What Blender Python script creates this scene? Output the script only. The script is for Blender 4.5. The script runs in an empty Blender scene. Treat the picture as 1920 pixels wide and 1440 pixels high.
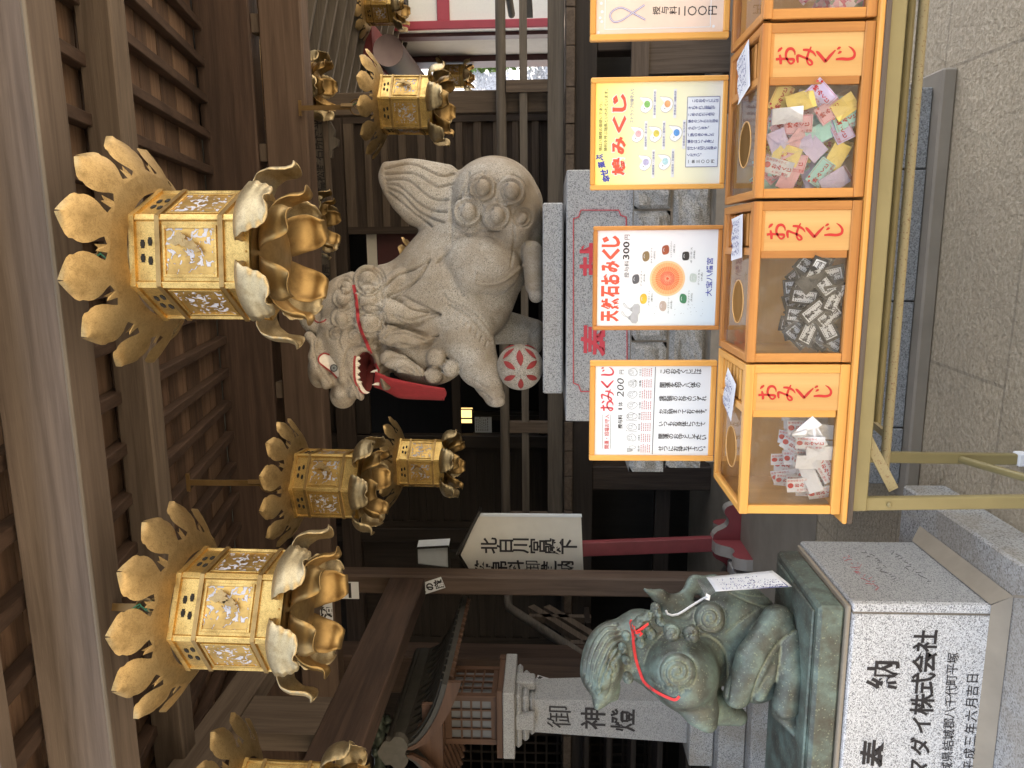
import bpy, bmesh, math, random
import numpy as np
from mathutils import Vector, Matrix
R = math.radians
SC = bpy.context.scene
COL = SC.collection
# ------------------------------------------------------------------ camera (photograph was taken with the phone turned a quarter)
F = 1400.0
YAW, PITCH = R(10.5), R(2.86)
CAM = np.array([0.0, 0.0, 1.5])
FWD = np.array([-math.sin(YAW) * math.cos(PITCH), math.cos(YAW) * math.cos(PITCH), math.sin(PITCH)])
RGT = np.array([math.cos(YAW), math.sin(YAW), 0.0])
UPV = np.cross(RGT, FWD)
cam_data = bpy.data.cameras.new('camera')
cam = bpy.data.objects.new('camera', cam_data)
COL.objects.link(cam)
cam_data.sensor_fit = 'HORIZONTAL'
cam_data.sensor_width = 36.0
cam_data.lens = 36.0 * F / 1920.0
cam_data.clip_start = 0.05
cam_data.clip_end = 2000
_d, _r, _b = Vector(-UPV), Vector(RGT), Vector(-FWD)
cam.matrix_world = Matrix(((_d.x, _r.x, _b.x, 0), (_d.y, _r.y, _b.y, 0), (_d.z, _r.z, _b.z, 1.5), (0, 0, 0, 1)))
SC.camera = cam
# ------------------------------------------------------------------ light
SUN_EL, SUN_AZ = 52.0, 18.0          # azimuth: degrees behind +X, towards +Y
w = bpy.data.worlds.new('World')
SC.world = w
w.use_nodes = True
sky = w.node_tree.nodes.new('ShaderNodeTexSky')
sky.sky_type = 'NISHITA'
sky.sun_disc = False
sky.sun_elevation = R(SUN_EL)
sky.sun_rotation = R(90 - SUN_AZ)
sky.dust_density = 2.0
bg = w.node_tree.nodes['Background']
bg.inputs['Strength'].default_value = 0.15
hs = w.node_tree.nodes.new('ShaderNodeHueSaturation')      # thin white cloud: a paler sky
hs.inputs['Saturation'].default_value = .42
w.node_tree.links.new(sky.outputs['Color'], hs.inputs['Color'])
w.node_tree.links.new(hs.outputs['Color'], bg.inputs['Color'])
sd = bpy.data.lights.new('sun', 'SUN')
sd.energy = 4.5
sd.angle = R(0.6)
sd.color = (1.0, 0.93, 0.82)
sun = bpy.data.objects.new('sun', sd)
COL.objects.link(sun)
sdir = Vector((math.cos(R(SUN_EL)) * math.cos(R(SUN_AZ)), math.cos(R(SUN_EL)) * math.sin(R(SUN_AZ)), math.sin(R(SUN_EL))))
sun.rotation_euler = sdir.to_track_quat('Z', 'Y').to_euler()
sun.location = (8, -6, 12)
SC.view_settings.view_transform = 'Standard'
SC.view_settings.look = 'None'
SC.view_settings.exposure = 2.08
SC.view_settings.gamma = 1.0
SC.render.engine = 'CYCLES'
SC.cycles.use_denoising = True
SC.cycles.max_bounces = 8
SC.cycles.diffuse_bounces = 5
SC.cycles.glossy_bounces = 4
SC.cycles.transparent_max_bounces = 16
SC.cycles.sample_clamp_indirect = 6.0

# ------------------------------------------------------------------ helpers
def ray(u, v):
    return FWD * F + RGT * (u - 720.0) - UPV * (v - 960.0)

def at(u, v, X=None, Y=None, Z=None, D=None):
    """point seen at (u right, v down) of the upright 1440x1920 picture, on the plane X=, Y= or Z=, or at forward distance D"""
    d = ray(u, v)
    if D is not None: t = D / F
    elif X is not None: t = (X - CAM[0]) / d[0]
    elif Y is not None: t = (Y - CAM[1]) / d[1]
    else: t = (Z - CAM[2]) / d[2]
    return Vector(CAM + d * t)

def project(P):
    P = np.asarray(P) - CAM
    f = P @ FWD
    return 720 + F * (P @ RGT) / f, 960 - F * (P @ UPV) / f, f

def tag(o, label=None, cat=None, group=None, kind=None):
    if label: o['label'] = label
    if cat: o['category'] = cat
    if group: o['group'] = group
    if kind: o['kind'] = kind
    return o

def thing(name, label, cat, loc=(0, 0, 0), rz=0.0, group=None):
    o = bpy.data.objects.new(name, None)
    COL.objects.link(o)
    o.empty_display_size = 0.05
    o.location = loc
    o.rotation_euler = (0, 0, rz)
    bpy.context.view_layer.update()
    return tag(o, label, cat, group)

def copy_tree(o, parent=None):
    c = o.copy()
    COL.objects.link(c)
    c.parent = parent
    for ch in [x for x in bpy.data.objects if x.parent == o]:
        copy_tree(ch, c)
    return c

SPLIT = {'bands': 'band', 'front_rails': 'front_rail', 'front_stiles': 'front_stile', 'frame_rails': 'frame_rail', 'frame_stiles': 'frame_stile', 'lid_frame': 'lid_rail', 'side_board': 'side_panel',
         'back_board': 'inner_board', 'spacer_blocks': 'spacer_block', 'cross_bars': 'cross_bar', 'stile': 'door_stile', 'crimson_posts': 'crimson_post', 'rails': 'stair_rail', 'stair_treads': 'stair_tread', 'side_rail': 'end_rail',
         'interior_walls': 'interior_wall', 'louvre': 'louvre_slat', 'foot_course': 'foot_stone', 'corner_posts': 'corner_post', 'front_bars': 'front_bar', 'side_bars': 'side_bar', 'sill': 'sill_beam', 'corbel': 'corbel_stone',
         'teeth': 'tooth', 'lower_fangs': 'fang', 'rafters': 'roof_rafter', 'petal_hub': 'ball_hub', 'little_roof': 'sign_roof', 'dark_post': 'maroon_post', 'panel_trim': 'trim_strip', 'frame': 'frame_piece', 'gable_carving': 'gable_piece',
         'stand': 'stand_post', 'strap': 'hanging_strap', 'hook': 'hanging_hook', 'red_petals': 'red_petal', 'veranda_planks': 'veranda_plank', 'ceiling_boards': 'ceiling_board', 'tile_rolls': 'tile_roll', 'doves': 'printed_dove', 'white_strips': 'white_strip', 'dove_outlines': 'dove_outline', 'printed_bags': 'printed_bag', 'bow_loop': 'bow_loop_piece'}

class MB:
    """collects shapes; build() links them as one mesh object"""
    def __init__(s):
        s.v, s.f, s.m, s.sm = [], [], [], []
        s.cur = 0
        s.smooth = False
    def add(s, verts, faces, m=None, smooth=None):
        n = len(s.v)
        s.v.extend([tuple(map(float, p)) for p in verts])
        s.f.extend([tuple(int(i) + n for i in f) for f in faces])
        s.m.extend([s.cur if m is None else m] * len(faces))
        s.sm.extend([s.smooth if smooth is None else smooth] * len(faces))
        return s
    def box(s, x0, x1, y0, y1, z0, z1, bev=0.0, m=None):
        return s.obox(((x0 + x1) / 2, (y0 + y1) / 2, (z0 + z1) / 2), (abs(x1 - x0), abs(y1 - y0), abs(z1 - z0)), None, bev, m)
    def obox(s, c, size, rot=None, bev=0.0, m=None):
        hx, hy, hz = size[0] / 2, size[1] / 2, size[2] / 2
        M = rot if rot is not None else Matrix.Identity(3)
        c = Vector(c)
        if bev <= 0:
            P = [Vector((sx * hx, sy * hy, sz * hz)) for sz in (-1, 1) for sy in (-1, 1) for sx in (-1, 1)]
            Fc = [(0, 2, 3, 1), (4, 5, 7, 6), (0, 1, 5, 4), (2, 6, 7, 3), (0, 4, 6, 2), (1, 3, 7, 5)]
            return s.add([c + M @ p for p in P], Fc, m)
        bev = min(bev, hx * .9, hy * .9, hz * .9)
        idx, P = {}, []
        for sx in (-1, 1):
            for sy in (-1, 1):
                for sz in (-1, 1):
                    for ax in range(3):
                        h = [hx - bev, hy - bev, hz - bev]
                        h[ax] += bev
                        idx[(sx, sy, sz, ax)] = len(P)
                        P.append(Vector((sx * h[0], sy * h[1], sz * h[2])))
        Fc = []
        for ax in range(3):
            for sg in (-1, 1):
                q = []
                for a, b in ((-1, -1), (1, -1), (1, 1), (-1, 1)):
                    k = [0, 0, 0]; k[ax] = sg; k[(ax + 1) % 3] = a; k[(ax + 2) % 3] = b
                    q.append(idx[(k[0], k[1], k[2], ax)])
                Fc.append(q if sg > 0 else q[::-1])
        for ax in range(3):
            b, d = (ax + 1) % 3, (ax + 2) % 3
            for sb in (-1, 1):
                for sdn in (-1, 1):
                    k0 = [0, 0, 0]; k0[ax] = -1; k0[b] = sb; k0[d] = sdn
                    k1 = list(k0); k1[ax] = 1
                    q = [idx[(*k0, b)], idx[(*k1, b)], idx[(*k1, d)], idx[(*k0, d)]]
                    Fc.append(q if sb * sdn < 0 else q[::-1])
        for sx in (-1, 1):
            for sy in (-1, 1):
                for sz in (-1, 1):
                    q = [idx[(sx, sy, sz, a)] for a in range(3)]
                    Fc.append(q if sx * sy * sz > 0 else q[::-1])
        return s.add([c + M @ p for p in P], Fc, m)
    def beam(s, a, b, wd, ht, upv=(0, 0, 1), bev=0.0, m=None):
        """box from a to b, wd across, ht along upv"""
        a, b = Vector(a), Vector(b)
        d = (b - a); L = d.length; d.normalize()
        x = d.cross(Vector(upv)).normalized()
        u = x.cross(d).normalized()
        M = Matrix((d, -x, u)).transposed()
        return s.obox((a + b) / 2, (L, wd, ht), M, bev, m)
    def tube(s, pts, rad, n=10, caps=True, m=None, flat=None, smooth=True):
        pts = [Vector(p) for p in pts]
        k = len(pts)
        rr = rad if hasattr(rad, '__len__') else [rad] * k
        rings, V, Fc = [], [], []
        nrm = None
        for i, p in enumerate(pts):
            t = (pts[min(i + 1, k - 1)] - pts[max(i - 1, 0)])
            t = t.normalized() if t.length > 1e-9 else Vector((0, 0, 1))
            if nrm is None:
                nrm = t.cross(Vector((0.13, 0.21, 0.97)))
                if nrm.length < 1e-3: nrm = t.cross(Vector((1, 0, 0)))
            nrm = (nrm - t * nrm.dot(t)).normalized()
            bn = t.cross(nrm)
            for j in range(n):
                a = 2 * math.pi * j / n
                V.append(p + (nrm * math.cos(a) + bn * math.sin(a)) * rr[i])
        for i in range(k - 1):
            for j in range(n):
                Fc.append((i * n + j, i * n + (j + 1) % n, (i + 1) * n + (j + 1) % n, (i + 1) * n + j))
        s.add(V, Fc, m, smooth)
        if caps:
            s.add(V[:n], [tuple(range(n - 1, -1, -1))], m, False)
            s.add(V[-n:], [tuple(range(n))], m, False)
        return s
    def lathe(s, prof, c=(0, 0, 0), n=24, m=None, smooth=True, rot=None):
        c = Vector(c); V, Fc = [], []
        M = rot if rot is not None else Matrix.Identity(3)
        for r, z in prof:
            for j in range(n):
                a = 2 * math.pi * j / n
                V.append(c + M @ Vector((r * math.cos(a), r * math.sin(a), z)))
        for i in range(len(prof) - 1):
            for j in range(n):
                Fc.append((i * n + j, i * n + (j + 1) % n, (i + 1) * n + (j + 1) % n, (i + 1) * n + j))
        return s.add(V, Fc, m, smooth)
    def prism(s, poly, o, ex, ey, th, m=None, rim=True):
        """2-D outline in frame (o, ex, ey), thickness th along ex x ey (front face lies at o)"""
        o, ex, ey = Vector(o), Vector(ex), Vector(ey)
        nn = ex.cross(ey).normalized()
        k = len(poly)
        V = [o + ex * x + ey * y for x, y in poly] + [o + ex * x + ey * y - nn * th for x, y in poly]
        Fc = [tuple(range(k)), tuple(range(2 * k - 1, k - 1, -1))]
        if rim: Fc += [(i, i + k, (i + 1) % k + k, (i + 1) % k) for i in range(k)]
        return s.add(V, Fc, m, False)
    def sheet(s, grid, m=None, smooth=True, th=0.0):
        """grid of points rows x cols -> quads (optionally a second skin th behind)"""
        nr, nc = len(grid), len(grid[0])
        V = [p for row in grid for p in row]
        Fc = [(i * nc + j, i * nc + j + 1, (i + 1) * nc + j + 1, (i + 1) * nc + j) for i in range(nr - 1) for j in range(nc - 1)]
        return s.add(V, Fc, m, smooth)
    def pieces(s):
        """face sets that hang together (coincident points count as joined)"""
        key, rep, par = {}, [], []
        for p in s.v:
            k = (round(p[0], 5), round(p[1], 5), round(p[2], 5))
            rep.append(key.setdefault(k, len(key)))
        par = list(range(len(key)))
        def find(a):
            while par[a] != a: par[a] = par[par[a]]; a = par[a]
            return a
        for f in s.f:
            a = find(rep[f[0]])
            for i in f[1:]: par[find(rep[i])] = a
        out = {}
        for fi, f in enumerate(s.f): out.setdefault(find(rep[f[0]]), []).append(fi)
        return list(out.values())
    def build(s, name, mats, parent=None, world=True, label=None, cat=None, group=None, kind=None):
        if name in SPLIT:
            one = SPLIT[name]; first = None
            for fs in s.pieces():
                q = MB(); mp = {}
                for fi in fs:
                    f = []
                    for i in s.f[fi]:
                        if i not in mp: mp[i] = len(q.v); q.v.append(s.v[i])
                        f.append(mp[i])
                    q.f.append(tuple(f)); q.m.append(s.m[fi]); q.sm.append(s.sm[fi])
                o = q.build(one, mats, parent, world, label, cat, group, kind)
                first = first or o
            return first
        me = bpy.data.meshes.new(name)
        V = np.array(s.v, dtype=float).reshape(-1, 3)
        if parent is not None and world:
            W_ = parent.matrix_basis.copy(); q_ = parent.parent
            while q_ is not None: W_ = q_.matrix_basis @ W_; q_ = q_.parent
            Mi = np.array(W_.inverted())
            V = V @ Mi[:3, :3].T + Mi[:3, 3]
        me.from_pydata(V.tolist(), [], s.f)
        if not isinstance(mats, (list, tuple)): mats = [mats]
        for mt in mats: me.materials.append(mt)
        if len(me.polygons) == len(s.m):
            me.polygons.foreach_set('material_index', s.m)
            me.polygons.foreach_set('use_smooth', s.sm)
        me.update()
        o = bpy.data.objects.new(name, me)
        COL.objects.link(o)
        if parent is not None: o.parent = parent
        return tag(o, label, cat, group, kind)

# ---- lettering: glyph outlines from the built-in font, as flat mesh
_GL = {}
def glyphs(txt, bold=0.0):
    k = (txt, bold)
    if k not in _GL:
        c = bpy.data.curves.new('lettering', 'FONT')
        c.body = txt; c.resolution_u = 2; c.offset = bold; c.size = 1.0
        o = bpy.data.objects.new('lettering', c)
        COL.objects.link(o)
        dg = bpy.context.evaluated_depsgraph_get()
        dg.update()
        me = bpy.data.meshes.new_from_object(o.evaluated_get(dg))
        V = np.array([v.co[:] for v in me.vertices]).reshape(-1, 3)
        Fc = [tuple(p.vertices) for p in me.polygons]
        bpy.data.objects.remove(o); bpy.data.curves.remove(c); bpy.data.meshes.remove(me)
        if bold and len(V) and (V.min() < -.3 or V.max() > 1.25 * max(1, len(txt))):
            V, Fc = glyphs(txt, 0.0)          # the thickened outline broke: take the plain one
        _GL[k] = (V, Fc)
    return _GL[k]

def put_text(mb, txt, o, ex, ey, w=None, h=None, bold=0.0, m=None, center=True, rot=0.0, shear=0.0):
    """fit txt in a box w x h (metres) centred at o in plane ex, ey"""
    V, Fc = glyphs(txt, bold)
    if len(V) == 0: return
    lo, hi = V.min(0), V.max(0)
    sz = hi - lo
    sx = (w / sz[0]) if w else None
    sy = (h / sz[1]) if h else None
    if sx is None: sx = sy
    if sy is None: sy = sx
    q = V - (lo + hi) / 2
    q = q * np.array([sx, sy, 1])
    q[:, 0] += shear * q[:, 1]
    if rot:
        c_, s_ = math.cos(rot), math.sin(rot)
        q = np.stack([q[:, 0] * c_ - q[:, 1] * s_, q[:, 0] * s_ + q[:, 1] * c_, q[:, 2]], 1)
    o, ex, ey = np.array(o), np.array(ex), np.array(ey)
    mb.add(o + q[:, :1] * ex + q[:, 1:2] * ey, Fc, m, False)

def put_col(mb, txt, o, ex, ey, size, pitch=None, bold=0.0, m=None, wob=0.0, rnd=None):
    """vertical column of characters, o = centre of the first one"""
    pitch = pitch or size * 1.08
    o, ey, ex = Vector(o), Vector(ey), Vector(ex)
    for i, ch in enumerate(txt):
        if ch in ' 　': continue
        p = o - ey * (pitch * i)
        V, Fc = glyphs(ch, bold)
        if len(V) == 0: continue
        sc = size / 0.92
        c = (V.max(0) + V.min(0)) / 2
        q = (V - c) * sc
        if ch in '、。':
            p = p + ex * size * .3 + ey * size * .3
        r = rnd.uniform(-wob, wob) if rnd else 0.0
        c_, s_ = math.cos(r), math.sin(r)
        Q = np.array(p) + (q[:, :1] * c_ - q[:, 1:2] * s_) * np.array(ex) + (q[:, :1] * s_ + q[:, 1:2] * c_) * np.array(ey)
        mb.add(Q, Fc, m, False)

def put_row(mb, txt, o, ex, ey, size, pitch=None, bold=0.0, m=None):
    pitch = pitch or size * 1.05
    for i, ch in enumerate(txt):
        put_col(mb, ch, Vector(o) + Vector(ex) * pitch * i, ex, ey, size, bold=bold, m=m)

def spline(pts, n=8):
    """Catmull-Rom through pts (any dimension)"""
    P = [np.array(p, float) for p in pts]
    if len(P) < 3: return [P[0] + (P[-1] - P[0]) * t for t in np.linspace(0, 1, n)]
    P = [2 * P[0] - P[1]] + P + [2 * P[-1] - P[-2]]
    out = []
    for i in range(1, len(P) - 2):
        for t in np.linspace(0, 1, n, endpoint=False):
            a, b, c, d = P[i - 1], P[i], P[i + 1], P[i + 2]
            out.append(0.5 * (2 * b + (c - a) * t + (2 * a - 5 * b + 4 * c - d) * t * t + (3 * b - a - 3 * c + d) * t ** 3))
    out.append(P[-2])
    return out

def put_brush(mb, strokes, o, ex, ey, size, m=None, off=0.0):
    """brush strokes: lists of (x, y, width) in a unit square"""
    o, ex, ey = Vector(o), Vector(ex), Vector(ey)
    nn = ex.cross(ey).normalized()
    for si, st in enumerate(strokes):
        P = spline(st, 6)
        g = []
        for i, p in enumerate(P):
            a, b = P[max(i - 1, 0)], P[min(i + 1, len(P) - 1)]
            t = (b - a)[:2]; t = t / (np.linalg.norm(t) + 1e-9)
            nx, ny = -t[1], t[0]
            wv = max(p[2] * 1.32, 0.004) / 2
            row = []
            for sg in (-1, 1):
                row.append(o + ex * ((p[0] - .5 + nx * wv * sg) * size) + ey * ((p[1] - .5 + ny * wv * sg) * size) + nn * (off + 0.0004 * si))
            g.append(row)
        mb.sheet([list(r) for r in zip(*g)], m, False)
# brush forms of the four characters used on the boxes
BR = {
 'お': [[(.12, .72, .09), (.35, .74, .11), (.58, .80, .07)],
        [(.36, .98, .10), (.38, .70, .09), (.36, .35, .09), (.34, .12, .10), (.22, .10, .08), (.14, .24, .07), (.30, .40, .07), (.55, .50, .09), (.80, .42, .11), (.84, .22, .10), (.70, .08, .07), (.54, .05, .03)],
        [(.70, .90, .03), (.80, .82, .10), (.90, .70, .06)]],
 'み': [[(.18, .86, .06), (.36, .90, .10), (.52, .88, .10), (.44, .62, .08), (.28, .26, .09), (.12, .16, .08), (.08, .30, .07), (.26, .42, .07), (.55, .40, .09), (.92, .26, .05)],
        [(.78, .66, .07), (.76, .40, .10), (.64, .14, .08), (.46, .0, .03)]],
 'く': [[(.70, .98, .05), (.60, .86, .11), (.26, .54, .12), (.24, .48, .11), (.48, .28, .11), (.74, .04, .05)]],
 'じ': [[(.30, .98, .07), (.32, .70, .11), (.30, .35, .11), (.38, .12, .11), (.58, .08, .09), (.78, .22, .07), (.90, .40, .02)],
        [(.56, .90, .03), (.63, .80, .09), (.66, .72, .04)],
        [(.76, .96, .03), (.83, .86, .09), (.86, .78, .04)]],
}
# ------------------------------------------------------------------ materials
def new_mat(name):
    m = bpy.data.materials.new(name)
    m.use_nodes = True
    nt = m.node_tree
    b = nt.nodes['Principled BSDF']
    return m, nt, b

def nd(nt, t, **kw):
    n = nt.nodes.new(t)
    for k, v in kw.items():
        if k.startswith('i_'): n.inputs[k[2:].replace('_', ' ')].default_value = v
        else: setattr(n, k, v)
    return n

def coords(nt, scale=(1, 1, 1), rot=(0, 0, 0), kind='Object'):
    tc = nt.nodes.new('ShaderNodeTexCoord')
    mp = nt.nodes.new('ShaderNodeMapping')
    mp.inputs['Scale'].default_value = scale
    mp.inputs['Rotation'].default_value = rot
    nt.links.new(tc.outputs[kind], mp.inputs['Vector'])
    return mp.outputs['Vector']

def ramp(nt, fac, stops, interp='LINEAR'):
    r = nt.nodes.new('ShaderNodeValToRGB')
    r.color_ramp.interpolation = interp
    e = r.color_ramp.elements
    while len(e) < len(stops): e.new(0.5)
    for k, (p, c) in enumerate(stops):
        e[k].position = p
        e[k].color = (*c, 1) if len(c) == 3 else c
    nt.links.new(fac, r.inputs['Fac'])
    return r.outputs['Color']

def mixc(nt, fac, a, b, mode='MIX'):
    n = nt.nodes.new('ShaderNodeMix')
    n.data_type = 'RGBA'; n.blend_type = mode
    for sock, val in ((n.inputs[0], fac), (n.inputs[6], a), (n.inputs[7], b)):
        if isinstance(val, bpy.types.NodeSocket): nt.links.new(val, sock)
        elif isinstance(val, (tuple, list)): sock.default_value = (*val, 1)
        else: sock.default_value = val
    return n.outputs[2]

def noise(nt, vec, scale=5, detail=4, rough=.55, dist=0.0, out='Fac'):
    n = nd(nt, 'ShaderNodeTexNoise')
    n.inputs['Scale'].default_value = scale; n.inputs['Detail'].default_value = detail
    n.inputs['Roughness'].default_value = rough; n.inputs['Distortion'].default_value = dist
    nt.links.new(vec, n.inputs['Vector'])
    return n.outputs[out]

def voro(nt, vec, scale=5, feature='F1', out='Distance'):
    n = nd(nt, 'ShaderNodeTexVoronoi', feature=feature)
    n.inputs['Scale'].default_value = scale
    nt.links.new(vec, n.inputs['Vector'])
    return n.outputs[out]

def bump(nt, b, h, strength=.3, dist=.01, prev=None):
    n = nd(nt, 'ShaderNodeBump')
    n.inputs['Strength'].default_value = strength; n.inputs['Distance'].default_value = dist
    nt.links.new(h, n.inputs['Height'])
    if prev: nt.links.new(prev, n.inputs['Normal'])
    nt.links.new(n.outputs['Normal'], b.inputs['Normal'])
    return n.outputs['Normal']

def c2(c, k): return tuple(min(1, x * k) for x in c)

def plain(name, col, rough=.6, metal=0.0, var=.12, scale=18, bmp=.0, spec=.5):
    m, nt, b = new_mat(name)
    v = coords(nt)
    nz = noise(nt, v, scale, 5)
    nt.links.new(ramp(nt, nz, [(.25, c2(col, 1 - var)), (.75, c2(col, 1 + var))]), b.inputs['Base Color'])
    b.inputs['Roughness'].default_value = rough
    b.inputs['Metallic'].default_value = metal
    b.inputs['Specular IOR Level'].default_value = spec
    if bmp: bump(nt, b, noise(nt, v, scale * 6, 3), bmp, .004)
    return m

_WD = {}
def wood(kind, axis):
    """weathered / varnished timber, grain along axis x, y or z"""
    if (kind, axis) in _WD: return _WD[(kind, axis)]
    P = {  # light, dark, roughness, grain scale, stain, bump
        'beam':   ((.142, .110, .091), (.068, .050, .040), .62, 1.0, .7, .22),
        'eave':   ((.080, .049, .035), (.031, .018, .013), .68, 1.0, .45, .30),
        'board':  ((.190, .116, .076), (.076, .043, .028), .72, 1.2, .30, .35),
        'pillar': ((.125, .084, .060), (.066, .041, .029), .64, 1.0, .40, .22),
        'board2': ((.235, .150, .098), (.110, .064, .041), .72, 1.2, .25, .35),
        'board3': ((.130, .080, .054), (.052, .031, .021), .72, 1.2, .35, .35),
        'grey':   ((.140, .107, .082), (.070, .051, .038), .75, 1.3, .25, .40),
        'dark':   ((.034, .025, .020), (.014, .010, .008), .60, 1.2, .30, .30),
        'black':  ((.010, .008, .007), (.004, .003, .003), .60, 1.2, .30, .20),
        'panel':  ((.062, .044, .034), (.026, .018, .014), .65, 1.5, .30, .45),
        'honey':  ((.720, .380, .095), (.560, .260, .055), .38, .9, .12, .05),
        'amber':  ((.580, .270, .068), (.330, .120, .030), .42, 1.1, .45, .08),
        'ply':    ((.640, .390, .150), (.520, .285, .092), .45, .6, .08, .04),
        'lamp':   ((.115, .060, .036), (.058, .030, .019), .55, 1.0, .25, .15),
        'rail':   ((.165, .143, .120), (.085, .071, .059), .70, 1.1, .25, .25),
    }[kind]
    li, dk, ro, gs, stain, bp = P
    m, nt, b = new_mat('%s_wood_%s' % (kind, axis))
    k = {'x': (.05, 1, 1), 'y': (1, .05, 1), 'z': (1, 1, .05)}[axis]
    v = coords(nt, k)
    vr = coords(nt)
    g1 = noise(nt, v, 70 * gs, 6, .65, .6)
    g2 = noise(nt, v, 16 * gs, 3, .5, 1.2)
    col = ramp(nt, g1, [(.30, dk), (.70, li)])
    col = mixc(nt, .55, col, ramp(nt, g2, [(.35, c2(dk, 1.05)), (.62, c2(li, 1.08))]))
    st = noise(nt, coords(nt, tuple(x ** .5 for x in k)), 2.3, 5, .6)
    col = mixc(nt, mixc_fac(nt, st, .52, .70, stain), col, c2(dk, .62))
    nt.links.new(col, b.inputs['Base Color'])
    b.inputs['Roughness'].default_value = ro
    b.inputs['Specular IOR Level'].default_value = .35
    bump(nt, b, g1, bp, .006)
    _WD[(kind, axis)] = m
    return m

def mixc_mul(nt, val, k):
    n = nd(nt, 'ShaderNodeMath', operation='MULTIPLY'); n.inputs[1].default_value = k
    nt.links.new(val, n.inputs[0])
    return n.outputs[0]

def mixc_fac(nt, val, lo, hi, mx):
    n = nt.nodes.new('ShaderNodeMapRange')
    n.inputs['From Min'].default_value = lo; n.inputs['From Max'].default_value = hi
    n.inputs['To Min'].default_value = 0; n.inputs['To Max'].default_value = mx
    nt.links.new(val, n.inputs['Value'])
    return n.outputs['Result']

def granite(name, base, dark, light, scale=260, amt=1.0, stain=(.30, .22, .13), st=.25, rough=.6, bmp=.12, smin=.5, smax=.75):
    m, nt, b = new_mat(name)
    v = coords(nt)
    r = voro(nt, v, scale, 'F1', 'Color')
    sp = nt.nodes.new('ShaderNodeSeparateColor'); nt.links.new(r, sp.inputs['Color'])
    col = ramp(nt, sp.outputs[0], [(.0, dark), (.13 * amt, dark), (.15 * amt + .02, base), (.62, base), (.66, light), (1, light)], 'LINEAR')
    col = mixc(nt, .35, col, ramp(nt, noise(nt, v, scale * .35, 3), [(.3, c2(base, .7)), (.7, c2(base, 1.2))]))
    s2 = noise(nt, v, 3.2, 6, .62)
    col = mixc(nt, mixc_fac(nt, s2, smin, smax, st), col, stain, 'MIX')
    nt.links.new(col, b.inputs['Base Color'])
    b.inputs['Roughness'].default_value = rough
    bump(nt, b, noise(nt, v, scale * .7, 3), bmp, .003)
    return m

def gold(name, col, dark, rough=.34, eng=.5, scale=85):
    m, nt, b = new_mat(name)
    v = coords(nt)
    n1 = noise(nt, v, 14, 6, .65)
    base = ramp(nt, n1, [(.28, dark), (.52, col), (.8, c2(col, 1.12))])
    b.inputs['Metallic'].default_value = .92
    nt.links.new(mixc_rough(nt, n1, rough), b.inputs['Roughness'])
    w_ = nd(nt, 'ShaderNodeTexNoise'); w_.inputs['Scale'].default_value = scale; w_.inputs['Detail'].default_value = 2; w_.inputs['Distortion'].default_value = 2.2
    nt.links.new(v, w_.inputs['Vector'])
    h = ramp(nt, w_.outputs['Fac'], [(.44, (0, 0, 0)), (.5, (1, 1, 1)), (.56, (0, 0, 0))])
    nt.links.new(mixc(nt, mixc_mul(nt, h, min(.75, eng)), base, c2(dark, .55)), b.inputs['Base Color'])      # dark lines of the chasing
    bump(nt, b, h, -eng * 1.2, .004)
    return m

def mixc_rough(nt, val, r):
    n = nt.nodes.new('ShaderNodeMapRange')
    n.inputs['From Min'].default_value = .3; n.inputs['From Max'].default_value = .7
    n.inputs['To Min'].default_value = r + .16; n.inputs['To Max'].default_value = r - .06
    nt.links.new(val, n.inputs['Value'])
    return n.outputs['Result']

M = {}
M['granite_white'] = granite('speckled_white_granite', (.56, .56, .57), (.035, .035, .04), (.82, .82, .82), 400, 1.5, st=.10)
M['granite_grey'] = granite('grey_granite', (.33, .33, .33), (.07, .07, .075), (.46, .46, .45), 330, 1.2, st=.16)
M['granite_blue'] = granite('blue_grey_stone', (.22, .232, .245), (.075, .08, .085), (.34, .35, .36), 240, 1.3, st=.35, stain=(.17, .15, .12), bmp=.4)
M['granite_rough'] = granite('rough_split_stone', (.27, .265, .245), (.09, .09, .09), (.42, .41, .39), 300, 1.1, st=.5, stain=(.25, .20, .13), bmp=.5)
M['granite_mid'] = granite('step_granite', (.36, .36, .355), (.06, .06, .065), (.56, .56, .55), 230, 1.3, st=.55, stain=(.26, .22, .165), smin=.42, smax=.6)

def komainu_mat():
    m, nt, b = new_mat('carved_granite')
    v = coords(nt)
    r = voro(nt, v, 380, 'F1', 'Color')
    sp = nt.nodes.new('ShaderNodeSeparateColor'); nt.links.new(r, sp.inputs['Color'])
    col = ramp(nt, sp.outputs[0], [(.0, (.10, .095, .09)), (.06, (.13, .12, .11)), (.10, (.30, .275, .235)), (.6, (.335, .305, .26)), (.68, (.43, .40, .35)), (1, (.45, .415, .365))])
    s2 = noise(nt, v, 3.6, 7, .62)
    col = mixc(nt, mixc_fac(nt, s2, .40, .66, .85), col, (.190, .143, .092))
    s4 = noise(nt, coords(nt, (3, 3, .7)), 5, 5, .6)
    col = mixc(nt, mixc_fac(nt, s4, .52, .70, .45), col, (.215, .172, .118))
    s3 = noise(nt, v, 7, 4, .6)
    col = mixc(nt, mixc_fac(nt, s3, .66, .76, .4), col, (.20, .21, .10))
    nt.links.new(col, b.inputs['Base Color'])
    b.inputs['Roughness'].default_value = .72
    b.inputs['Specular IOR Level'].default_value = .3
    bump(nt, b, noise(nt, v, 210, 3), .2, .003)
    return m
M['komainu'] = komainu_mat()

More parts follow.
